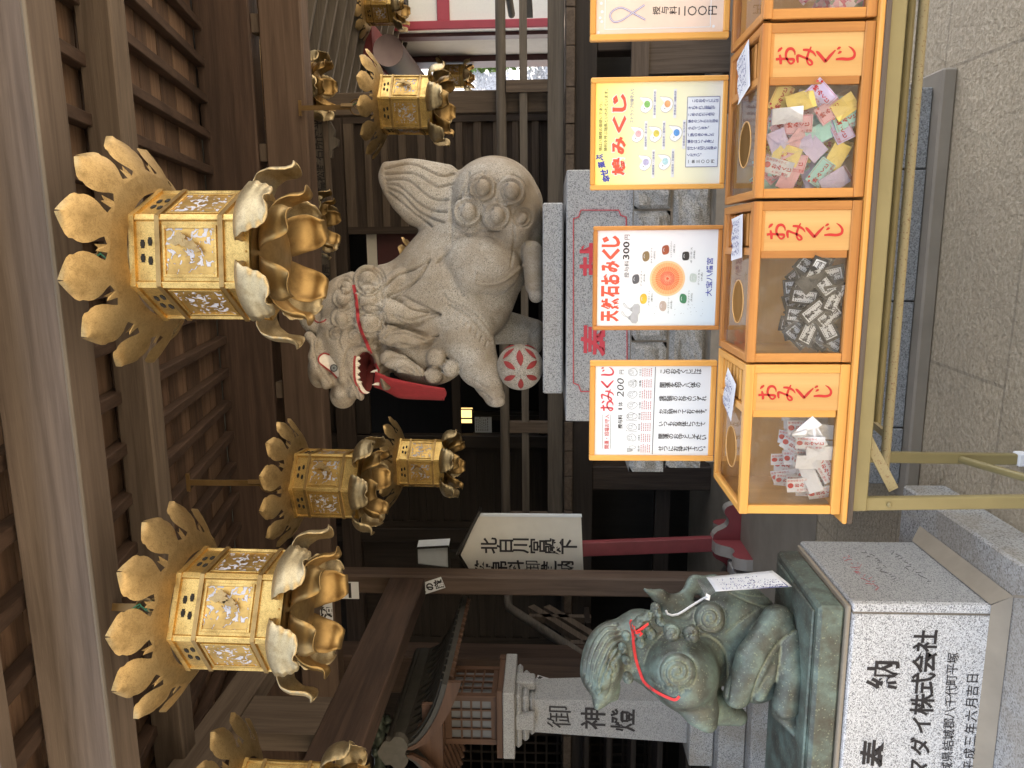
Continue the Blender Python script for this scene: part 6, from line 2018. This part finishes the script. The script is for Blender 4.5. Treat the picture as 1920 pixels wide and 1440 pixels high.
for (a0, t0_, a1, t1_) in ((.05, .07, .95, .07), (.95, .07, .95, .93), (.95, .93, .05, .93), (.05, .93, .05, .07)):
    n_ = 14
    for i in range(n_):
        u0, u1 = i / n_, (i + 1) / n_
        A = cpt(a0 + (a1 - a0) * u0, t0_ + (t1_ - t0_) * u0, .003); B = cpt(a0 + (a1 - a0) * u1, t0_ + (t1_ - t0_) * u1, .003)
        d = (B - A).normalized().cross(Vector(FWD)) * .0012
        b.add([A - d, A + d, B + d, B - d], [(0, 1, 2, 3)])
rn = random.Random(12)
for r_ in range(5):
    t = .22 + r_ * .155; a = .12
    while a < (.9 if r_ else .7):
        L_ = rn.uniform(.012, .03)
        for _ in range(3):
            A = cpt(a + rn.uniform(0, L_), t + rn.uniform(-.04, .04), .0032); B = A + Vector((rn.uniform(-.006, .006), 0, rn.uniform(-.005, .005)))
            d = (B - A).normalized().cross(Vector(FWD)) * .0008; b.add([A - d, A + d, B + d, B - d], [(0, 1, 2, 3)])
        a += L_ + .008
b.build('printed_text', M['navy_ink'], cd)
sv = [at(*Zu(800, 165), D=DL - .02), cq[0], cq[3], at(*Zu(870, 285), D=DL - .19)]
b = MB(); b.add([p - Vector(FWD) * .004 for p in sv], [(0, 1, 2, 3)]); b.build('plastic_sleeve', M['sleeve'], cd)
b = MB(); b.tube([on_surface(LB, *Zu(*p), .006, DL - .16) for p in ((880, 282), (850, 292), (780, 335), (720, 375), (680, 398), (640, 405), (610, 395), (600, 372))], .0045, 8)
b.tube([at(*Zu(868, 268), D=DL - .20), at(*Zu(888, 275), D=DL - .205), at(*Zu(884, 298), D=DL - .20), at(*Zu(868, 290), D=DL - .20)], .005, 6)
b.build('white_cord', M['white_plastic'], cd)

# ------------------------------------------------------------------ stone lantern with a wooden fire box
sl = thing('stone_lantern', 'granite lantern post with black characters and a wooden latticed fire box under a curved roof', 'stone lantern', (-3.2, 4.8, 0))
lx0, lx1, ly0, ly1 = -3.457, -2.958, 4.55, 5.05
lcx, lcy = (lx0 + lx1) / 2, (ly0 + ly1) / 2
b = MB(); b.box(lx0, lx1, ly0, ly1, 1.735, 1.815, .006); b.build('slab', M['granite_grey'], sl)
b = MB()    # bracketed corbel under the slab
for k, (i_, z0, z1) in enumerate(((.045, 1.69, 1.735), (.075, 1.64, 1.69), (.105, 1.60, 1.64))): b.box(lx0 + i_, lx1 - i_, ly0 + i_, ly1 - i_, z0, z1, .02)
b.box(lcx - .06, lcx + .06, ly0 + .04, ly0 + .1, 1.60, 1.735, .01); b.box(lx1 - .1, lx1 - .035, lcy - .06, lcy + .06, 1.60, 1.735, .01)
b.build('corbel', M['granite_grey'], sl)
b = MB(); w0, w1 = .125, .158; yb_, yt_ = lcy, lcy
V8 = [(lcx - w1, lcy - w1, .56), (lcx + w1, lcy - w1, .56), (lcx + w1, lcy + w1, .56), (lcx - w1, lcy + w1, .56), (lcx - w0, lcy - w0, 1.62), (lcx + w0, lcy - w0, 1.62), (lcx + w0, lcy + w0, 1.62), (lcx - w0, lcy + w0, 1.62)]
b.add(V8, [(0, 3, 2, 1), (4, 5, 6, 7), (0, 1, 5, 4), (1, 2, 6, 5), (2, 3, 7, 6), (3, 0, 4, 7)]); pst = b.build('post', M['granite_grey'], sl)
b = MB()
for ch, (u, v) in zip('御神燈', ((98, 1048), (92, 1112), (86, 1168))):
    f_ = (1168 - v) / 1.0
    zz = at(u, v, Y=lcy - .14).z; yy = lcy - w0 - (w1 - w0) * (1.62 - zz) / 1.06 - .004
    put_col(b, ch, (lcx + .0, yy, zz), EX, (0, .031, 1), .165, bold=.015)
b.build('lettering', M['ink'], pst)
for k, (hw_, z0, z1) in enumerate(((.26, .40, .56), (.36, .22, .395), (.46, .0, .215))):
    b = MB(); b.box(lcx - hw_, lcx + hw_, lcy - hw_, lcy + hw_, z0, z1, .008); b.build('base_step', M['granite_mid'], sl)
# fire box
fx0, fx1, fy0, fy1, fz0, fz1 = -3.40, -3.03, 4.62, 4.99, 1.86, 2.22
lw = wood('lamp', 'z'); lwx = wood('lamp', 'x'); lwy = wood('lamp', 'y')
fb = MB(); fb.box(fx0 + .03, fx1 - .03, fy0 + .02, fy1 - .02, fz0 + .02, fz1 - .02)
M['washi'] = plain('dull_lamp_paper', (.13, .135, .145), .5, 0, .12, 4)
fbx = fb.build('fire_box', M['washi'], sl)
b = MB()
for x in (fx0, fx1 - .04):
    for y in (fy0, fy1 - .04): b.box(x, x + .04, y, y + .04, fz0 - .045, fz1)
b.build('corner_posts', lw, fbx, split=True) if False else b.build('corner_posts', lw, fbx)
b = MB()
for y in (fy0 + .006, fy1 - .036): b.box(fx0 + .04, fx1 - .04, y, y + .03, fz0, fz0 + .04); b.box(fx0 + .04, fx1 - .04, y, y + .03, fz1 - .045, fz1)
for k in range(1, 4): z = fz0 + .04 + k * (fz1 - fz0 - .085) / 4; b.box(fx0 + .04, fx1 - .04, fy0 + .006, fy0 + .0185, z - .006, z + .006)
b.build('front_bars', lwx, fbx)
b = MB()
for k in range(1, 4): x = fx0 + .04 + k * (fx1 - fx0 - .08) / 4; b.box(x - .006, x + .006, fy0 + .004, fy0 + .0175, fz0 + .04, fz1 - .045)
for k in range(1, 4): y = fy0 + .04 + k * (fy1 - fy0 - .08) / 4; b.box(fx1 - .0175, fx1 - .004, y - .006, y + .006, fz0 + .04, fz1 - .045)
b.build('lattice', lw, fbx)
b = MB()
for x in (fx0 + .006, fx1 - .036): b.box(x, x + .03, fy0 + .04, fy1 - .04, fz0, fz0 + .04); b.box(x, x + .03, fy0 + .04, fy1 - .04, fz1 - .045, fz1)
for k in range(1, 4): z = fz0 + .04 + k * (fz1 - fz0 - .085) / 4; b.box(fx1 - .0185, fx1 - .006, fy0 + .04, fy1 - .04, z - .006, z + .006)
b.build('side_bars', lwy, fbx)
b = MB(); b.box(fx0 - .07, fx1 + .07, fy0 - .05, fy0 + .0, 1.816, 1.86, .005); b.box(fx0 - .07, fx1 + .07, fy1, fy1 + .05, 1.816, 1.86, .005); b.build('sill', lwx, fbx)
b = MB(); b.box(fx0 - .06, fx0 - .0, fy0, fy1, 1.816, 1.858, .005); b.box(fx1, fx1 + .06, fy0, fy1, 1.816, 1.858, .005); b.build('sill', lwy, fbx)
b = MB(); b.box(fx0 - .07, fx1 + .07, fy0 - .04, fy1 + .04, fz1 + .002, fz1 + .05, .004); b.build('head_beam', lwx, fbx)
# roof: concave gables, ridge towards us
rx, rz = (fx0 + fx1) / 2, 2.47; ry0, ry1 = 4.28, 5.5
def slope(t, s): return Vector((rx + s * (.02 + .47 * t), 0, rz - .34 * (t ** .62) + .05 * t * t))
rows = []
for y in (ry0, ry1):
    rows.append([slope(t, -1) + Vector((0, y, 0)) for t in np.linspace(1, 0, 10)] + [slope(t, 1) + Vector((0, y, 0)) for t in np.linspace(0, 1, 10)])
b = MB(); b.sheet(rows, 0, False); rf = b.build('roof', M['tile'], sl); sm = rf.modifiers.new('thick', 'SOLIDIFY'); sm.thickness = .035; sm.offset = -1
b = MB()
for s in (-1, 1):
    for k in range(14):
        y = ry0 + .04 + k * (ry1 - ry0 - .1) / 13
        P = [slope(t, s) + Vector((0, y, .008)) for t in np.linspace(.04, 1.0, 8)]; b.tube(P, .011, 6)
b.build('tile_rolls', M['tile'], rf)
b = MB()
for s in (-1, 1):
    P0 = [slope(t, s) + Vector((0, ry0 + .005, -.035)) for t in np.linspace(0, 1.03, 12)]
    g_ = [[p + Vector((0, 0, -.055 - .03 * (i / 11))) for i, p in enumerate(P0)], P0]
    b.sheet(g_, 0, False)
ob = b.build('bargeboard', lwx, rf); sm = ob.modifiers.new('thick', 'SOLIDIFY'); sm.thickness = .03; sm.offset = 0
b = MB()
for k in range(16):
    y = ry0 + .05 + k * .076
    for s in (-1, 1): b.beam((rx + s * .2, y, 2.235), (rx + s * .47, y, 2.135), .025, .028)
b.build('rafters', lwx, rf)
b = MB(); b.box(rx - .035, rx + .035, ry0 + .03, ry1, rz - .02, rz + .075, .01); b.tube([(rx, ry0 + .02, rz + .085), (rx, ry1, rz + .085)], .03, 10); b.build('ridge', M['tile'], rf)
cl = [(-.11, -.05), (-.12, .0), (-.085, .035), (-.085, .07), (-.04, .10), (0, .12), (.04, .10), (.085, .07), (.085, .035), (.12, .0), (.11, -.05), (.05, -.08), (0, -.06), (-.05, -.08)]
b = MB(); b.prism([tuple(p) for p in spline(cl + [cl[0]], 3)][:-1], (rx, ry0 - .02, rz + .02), EX, EZ, .05); b.build('ridge_ornament', M['roof_ornament'], rf)
b = MB(); b.box(rx - .28, rx + .28, ry0 + .09, ry0 + .12, 2.20, 2.33); b.prism([(-.2, 0), (.2, 0), (.12, .08), (.05, .10), (0, .13), (-.05, .10), (-.12, .08)], (rx, ry0 + .085, 2.28), EX, EZ, .025); b.build('gable_carving', lwx, rf)
# old dark bronze ornament hanging further back
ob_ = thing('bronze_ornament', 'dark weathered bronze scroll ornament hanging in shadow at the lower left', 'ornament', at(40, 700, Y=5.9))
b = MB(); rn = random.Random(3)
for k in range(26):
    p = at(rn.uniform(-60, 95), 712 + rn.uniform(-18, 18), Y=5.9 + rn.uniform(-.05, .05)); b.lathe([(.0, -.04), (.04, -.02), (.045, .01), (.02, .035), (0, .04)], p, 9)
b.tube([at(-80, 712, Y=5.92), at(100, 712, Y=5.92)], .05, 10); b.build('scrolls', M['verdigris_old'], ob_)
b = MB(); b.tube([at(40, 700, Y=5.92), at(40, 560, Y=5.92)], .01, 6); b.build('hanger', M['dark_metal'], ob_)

# ------------------------------------------------------------------ standing sign with a red post
sg = thing('standing_sign', 'cream gabled sign with brushed black characters on a red post with a scrolled foot', 'standing sign', (-2.35, 5.66, 0))
gy = 5.6
bx0, bx1 = -2.719, -2.10
bz0 = 1.25
b = MB(); pts = [(bx0, bz0 - .03), (bx1, bz0), (bx1 + .0, 2.06), (-2.43, 2.21), (bx0 + .02, 2.06)]
b.prism([(x, z) for x, z in pts], (0, gy, 0), EX, EZ, .03); bd = b.build('board', M['signboard'], sg)
b = MB(); b.box(bx1 - .002, bx1 + .012, gy - .006, gy + .036, bz0 - .005, 2.05); b.build('edge', M['poster_white'], bd)
b = MB(); b.beam((bx1 + .05, gy + .015, 2.045), (-2.43, gy + .015, 2.235), .10, .022, (0, 0, 1)); b.beam((-2.43, gy + .015, 2.235), (bx0 - .04, gy + .015, 2.055), .10, .022, (0, 0, 1)); b.build('little_roof', M['dark_metal'], bd)
b = MB(); ty = gy - .003
put_col(b, '北白川宮殿下', at(417, 917, Y=ty), EX, EZ, .128, .1275, .022); put_col(b, '幣帛料御進納', at(376, 905, Y=ty), EX, EZ, .125, .1325, .022)
b.build('lettering', M['ink'], bd)
b = MB(); b.beam((-2.335, 5.66, .20), (-2.42, 5.64, 2.0), .115, .06, (0, 1, 0), .004); b.build('post', M['maroon'], sg)
def foot_board(nm, c, ex, L_, hgt):
    P = [(-L_, 0), (L_, 0), (L_, .05), (L_ * .93, .115), (L_ * .78, .135), (L_ * .62, .10), (L_ * .45, .115), (L_ * .25, hgt), (-L_ * .25, hgt), (-L_ * .45, .115), (-L_ * .62, .10), (-L_ * .78, .135), (-L_ * .93, .115), (-L_, .05)]
    P = [(-L_, 0), (L_, 0)] + [tuple(p) for p in spline(P[2:], 3)]
    b = MB(); ex = Vector(ex); n_ = ex.cross(Vector(EZ)); b.prism(P, Vector(c) - n_ * -.045, ex, EZ, .09, m=0, rim=False)
    k = len(P); o = Vector(c) + n_ * .045
    A = [o + ex * x + Vector((0, 0, z)) for x, z in P]; B = [p - n_ * .09 for p in A]
    b.add(A + B, [(i, i + k, (i + 1) % k + k, (i + 1) % k) for i in range(k)], 1)
    return b.build(nm, [M['maroon'], M['grey_paint']], sg)
foot_board('foot', (-2.33, 5.66, 0), (1, 0, 0), .34, .21)
foot_board('foot', (-2.33, 5.655, .0), (.0, 1, 0), .42, .2095)

# ------------------------------------------------------------------ small things: paper lamp, lit lamp, notice, stickers
al = thing('paper_lamp', 'white paper lamp with black frame standing in the shadow left of the sign', 'lamp', at(400, 845, Y=6.3))
def trap(o_y, u0, u1, v0, v1, w0, w1): pass
c = at(401, 812, Y=6.3); hz = .145
b = MB(); b.add([c + Vector((-.10, 0, hz)), c + Vector((.055, 0, hz)), c + Vector((.075, 0, -hz)), c + Vector((-.13, 0, -hz)), c + Vector((.09, .1, hz)), c + Vector((.11, .1, -hz))], [(3, 2, 1, 0), (2, 5, 4, 1)]); b.build('paper', M['silver'], al)
b = MB()
for a, e in (((.06, hz), (.08, -hz)), ((-.10, hz), (-.13, -hz)), ((.06, hz), (-.10, hz)), ((.08, -hz), (-.13, -hz))): b.beam(c + Vector((a[0], -.01, a[1])), c + Vector((e[0], -.01, e[1])), .016, .016, (0, 1, 0))
b.box(c.x - .03, c.x + .03, c.y - .02, c.y + .04, FZ, c.z - hz); b.build('frame', M['dark_metal'], al)
lp_ = thing('lit_lamp', 'small lit paper lamp glowing warm inside the dark doorway', 'lamp', at(660, 886, Y=8.6))
b = MB(); p0, p1 = at(647, 885, Y=8.6), at(672, 863, Y=8.6); b.box(p0.x, p1.x, 8.6, 8.7, p0.z, p1.z); b.build('glowing_paper', M['lamp_glow'], lp_)
b = MB(); z_ = (p0.z + p1.z) / 2; xm = p0.x + (p1.x - p0.x) * .35
b.box(xm - .008, xm + .008, 8.585, 8.6, p0.z, p1.z); b.box(p0.x - .012, p0.x, 8.585, 8.6, p0.z - .01, p1.z + .01); b.box(p1.x, p1.x + .012, 8.585, 8.6, p0.z - .01, p1.z + .01); b.box(p0.x, p1.x, 8.587, 8.598, p0.z - .012, p0.z); b.box(p0.x, p1.x, 8.587, 8.598, p1.z, p1.z + .012)
b.box((p0.x + p1.x) / 2 - .05, (p0.x + p1.x) / 2 + .05, 8.6, 8.7, 1.3, p0.z - .012)
b.build('frame', M['dark_metal'], lp_)
nt_ = thing('notice_panel', 'pale printed notice standing inside the dark doorway below the lit lamp', 'notice', at(645, 925, Y=8.3))
p0, p1 = at(629, 922, Y=8.3), at(659, 890, Y=8.3); b = MB(); b.box(p0.x, p1.x, 8.3, 8.31, p0.z, p1.z); nb_ = b.build('sheet', M['silver'], nt_)
b = MB(); rn = random.Random(2)
for r_ in range(7):
    z = p1.z - .02 - r_ * .022; x = p0.x + .02
    while x < p1.x - .03: L_ = rn.uniform(.01, .03); b.add([(x, 8.298, z), (x + L_, 8.298, z), (x + L_, 8.298, z + .007), (x, 8.298, z + .007)], [(0, 1, 2, 3)]); x += L_ + .008
b.build('printed_text', M['ink'], nb_)
b = MB(); b.box(p0.x - .012, p0.x, 8.29, 8.31, 1.3, p1.z + .02); b.box(p1.x, p1.x + .012, 8.29, 8.31, 1.3, p1.z + .02); b.build('stand', M['dark_metal'], nt_)
STK = [(340, 806, 5.292, 27, 11.5, '天の巌', 20, 'small tilted white votive sticker on the pillar beside the tie beam'),
       (333, 656, 5.292, 17, 17, '一', 0, 'white sticker with one bold black stroke near the top of the pillar'),
       (292, 612, 5.296, 20, 12, '沼', 0, 'white sticker with one big character on the lintel left of the pillar'),
       (163, 1021, 5.745, 16, 8, '神谷', -18, 'tiny tilted sticker on the wide pillar behind the stone lantern')]
for (u, v, y, wu, hv, tx, rot, lab) in STK:
    c = at(u, v, Y=y); f_ = (np.array(c) - CAM) @ FWD; k = f_ / F
    t = thing('votive_sticker', lab, 'sticker', c, 0, 'paper votive stickers on the timbers')
    ca, sa = math.cos(R(rot)), math.sin(R(rot)); ex, ez = Vector((ca, 0, sa)), Vector((-sa, 0, ca))
    hw_, hh = (hv, wu) if len(tx) > 1 else (wu, hv)
    b = MB(); b.prism([(-hw_ * k, -hh * k), (hw_ * k, -hh * k), (hw_ * k, hh * k), (-hw_ * k, hh * k)], c, ex, ez, .001); st_ = b.build('paper', M['paper'], t)
    b = MB(); n_ = len(tx)
    for i, ch in enumerate(tx): put_col(b, ch, c - Vector((0, .0015, 0)) + ez * (hh * k * (1 - (2 * i + 1) / n_)), ex, ez, min(hw_ * 1.6, hh * 1.7 / n_) * k, bold=.05)
    b.build('lettering', M['ink'], st_)
